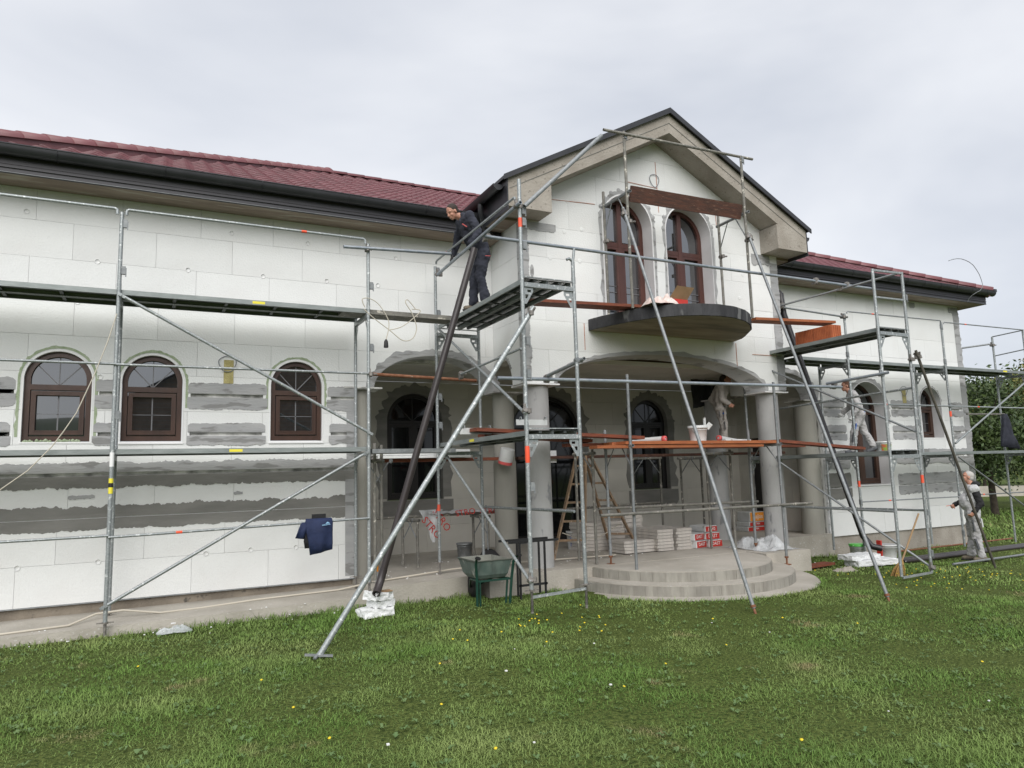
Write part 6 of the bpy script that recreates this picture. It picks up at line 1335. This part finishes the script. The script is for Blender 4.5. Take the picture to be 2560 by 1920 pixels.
# ------------------------------------------------------------------ grass
def blocked(x, y):
    b = (y > 9.84) & (x < 4.4); b |= (y > 9.52) & (x >= 4.3) & (x < 9.3); b |= (y > 9.03) & (x >= 9.2) & (x < 10.32); b |= (y > 10.7) & (x >= 10.3) & (x < 18.4)
    b |= ((x-C0[0])**2+(y-C0[1])**2 < 2.23**2); b |= (y > 10.85) & (x < 18.4)
    return b
def blades(name, specs, m, kind='stuff'):
    rng = np.random.default_rng(11); A = []
    for (r0_, r1_, dens, hh, wd) in specs:
        n = int(dens*(R(100)/2)*(r1_**2-r0_**2)); r_ = np.sqrt(rng.uniform(r0_**2, r1_**2, n)); a = R(26.7)+rng.uniform(-R(50), R(50), n); x, y = r_*np.sin(a), r_*np.cos(a)
        k = ~blocked(x, y); x, y, r_ = x[k], y[k], r_[k]; n = len(x)
        # clumping
        cl = np.sin(x*2.1+1.3*np.sin(y*1.7))*np.sin(y*2.6+1.1*np.sin(x*1.9))+.6*np.sin(x*5.3+y*3.1)*np.sin(y*6.1-x*2.2)
        worn = np.exp(-(((x-5.6)/1.5)**2+((y-6.9)/.55)**2))+.7*np.exp(-(((x-3.6)/.6)**2+((y-8.6)/.5)**2))
        keep = rng.uniform(0, 1, n) < np.clip(.80+.25*cl-.75*worn, .1, 1); x, y, cl, worn = x[keep], y[keep], cl[keep], worn[keep]; n = len(x)
        edge = np.exp(-np.maximum(0, 9.84-y)/.12)*(x < 4.4)+np.exp(-np.abs(np.hypot(x-C0[0], y-C0[1])-2.3)/.08)*.6+np.exp(-np.maximum(0, 10.7-y)/.15)*(x > 10.3)*.8
        A.append((x, y, hh*rng.uniform(.5, 1.25, n)*(1+.30*cl)*(1-.45*worn)*(1+1.6*edge), wd*rng.uniform(.6, 1.3, n), np.clip(.5+.16*cl+rng.normal(size=n)*.20+.12*worn, 0, 1)))
    x, y, h, w, c = [np.concatenate([a[i] for a in A]) for i in range(5)]; n = len(x)
    xi = np.interp(x, np.linspace(-30, 60, 400), [gz(t, 6.0) for t in np.linspace(-30, 60, 400)])
    th = rng.uniform(0, 2*PI, n); lean = rng.uniform(.3, 1.6, n); dx, dy = np.cos(th), np.sin(th); sx, sy = -dy, dx
    P = np.zeros((n, 5, 3)); z0 = xi-.012
    for k, (t, ww) in enumerate(((0, 1), (0, -1), (.55, .8), (.55, -.8), (1, 0))):
        out = lean*h*t**1.6; P[:, k, 0] = x+dx*out+sx*w*ww; P[:, k, 1] = y+dy*out+sy*w*ww; P[:, k, 2] = z0+h*t*(1-.35*lean*t)
    idx = np.arange(n)[:, None]*5; q = (idx+np.array([0, 1, 3, 2])); tr = (idx+np.array([2, 3, 4])); me = bpy.data.meshes.new(name)
    me.vertices.add(5*n); me.vertices.foreach_set('co', P.ravel()); li = np.concatenate([q, tr], 1).ravel(); me.loops.add(len(li)); me.loops.foreach_set('vertex_index', li)
    me.polygons.add(2*n); me.polygons.foreach_set('loop_start', (np.arange(n)[:, None]*7+np.array([0, 4])).ravel()); me.update()
    at = me.attributes.new('rnd', 'FLOAT', 'POINT'); at.data.foreach_set('value', np.repeat(c, 5)); me.materials.append(m)
    o = bpy.data.objects.new(name, me); COL.objects.link(o); tag(o, kind=kind); print('blades', n); return o
blades('grass', ((3.2, 5.5, 7800, .046, .0023), (5.5, 8, 5000, .046, .0029), (8, 12, 2600, .046, .0040), (12, 20, 700, .046, .007), (20, 40, 90, .055, .014)), grass_m)
# broad weed leaves, dandelions, crumbs
rng = random.Random(5)
def scatter(n, r0_, r1_):
    o = []
    while len(o) < n:
        r_ = math.sqrt(rng.uniform(r0_**2, r1_**2)); a = R(26.7)+R(rng.uniform(-48, 48)); x, y = r_*math.sin(a), r_*math.cos(a)
        if not blocked(np.array([x]), np.array([y]))[0]: o.append((x, y))
    return o
mb = MB()
for x, y in scatter(1500, 3.4, 10):
    z = gz(x, y)+.012
    for k in range(rng.randint(3, 6)):
        a = rng.uniform(0, 2*PI); L = rng.uniform(.02, .055); d = V(math.cos(a), math.sin(a), 0); s_ = V(-d.y, d.x, 0)*L*.22; p = V(x, y, z)
        mb.add([p, p+d*L*.6+s_+V(0, 0, L*.45), p+d*L+V(0, 0, L*.35), p+d*L*.6-s_+V(0, 0, L*.45)], [(0, 1, 2, 3)])
tag(mb.build('weed_leaves', mat('weed_leaf', (.075, .14, .04), (.11, .17, .055), 2, .6)), kind='stuff')
mb = MB()
pts = scatter(34, 4, 9)+[(rng.gauss(11.5, 1.3), rng.gauss(7.4, .8)) for _ in range(70)]+[(rng.gauss(4.3, .35), rng.gauss(7.3, .35)) for _ in range(22)]+[(rng.uniform(13, 22), rng.uniform(5, 9)) for _ in range(40)]
for x, y in pts:
    if blocked(np.array([x]), np.array([y]))[0]: continue
    z = gz(x, y)+rng.uniform(.04, .065); mb.lathe((x, y, z), [(.0, -.003), (.010, 0), (.012, .004), (0, .007)], 7, axis=(rng.uniform(-.4, .4), -.35, 1))
tag(mb.build('dandelion_flowers', flower), kind='stuff')
mb = MB()
for x, y in scatter(16, 4, 11)+[(rng.uniform(-1.5, 2.6), rng.uniform(9.5, 9.9)) for _ in range(30)]+[(rng.uniform(2.9, 8), rng.uniform(9.9, 12)) for _ in range(60)]+[(rng.gauss(12.2, .8), rng.gauss(9.6, .4)) for _ in range(30)]:
    z = (.305 if (x > 2.75 and x < 10 and y > 10) else gz(x, y)+.035 if y < 9.84 else .14); s_ = rng.uniform(.003, .010)
    mb.box((x-s_, y-s_, z), (x+s_, y+s_*.8, z+s_))
tag(mb.build('foam_crumbs', peb), kind='stuff')
# shared groups for repeats of one kind
GR = {'plank': 'timber planks on the scaffolding', 'bucket': 'plastic buckets and tubs', 'pole': 'steel tubes and raking poles', 'scaffold': 'scaffold towers, runs and trestles', 'foam block': 'cut white foam blocks',
      'bag': 'packets and sacks in the porch', 'roll': 'rolls and foam tubes on the platform', 'jacket': 'jackets hung on the scaffold', 'brick': 'terracotta bricks on the right tower', 'plastic film': 'loose plastic film', 'cable': 'cream cables', 'wire': 'bare wires on the house', 'person': 'men working on the site', 'trowel': 'metal brackets and trowels', 'tube': 'thin tubes on the grass'}
for o in COL.objects:
    if not o.parent and o.get('category') in GR and not o.get('group'): o['group'] = GR[o['category']]
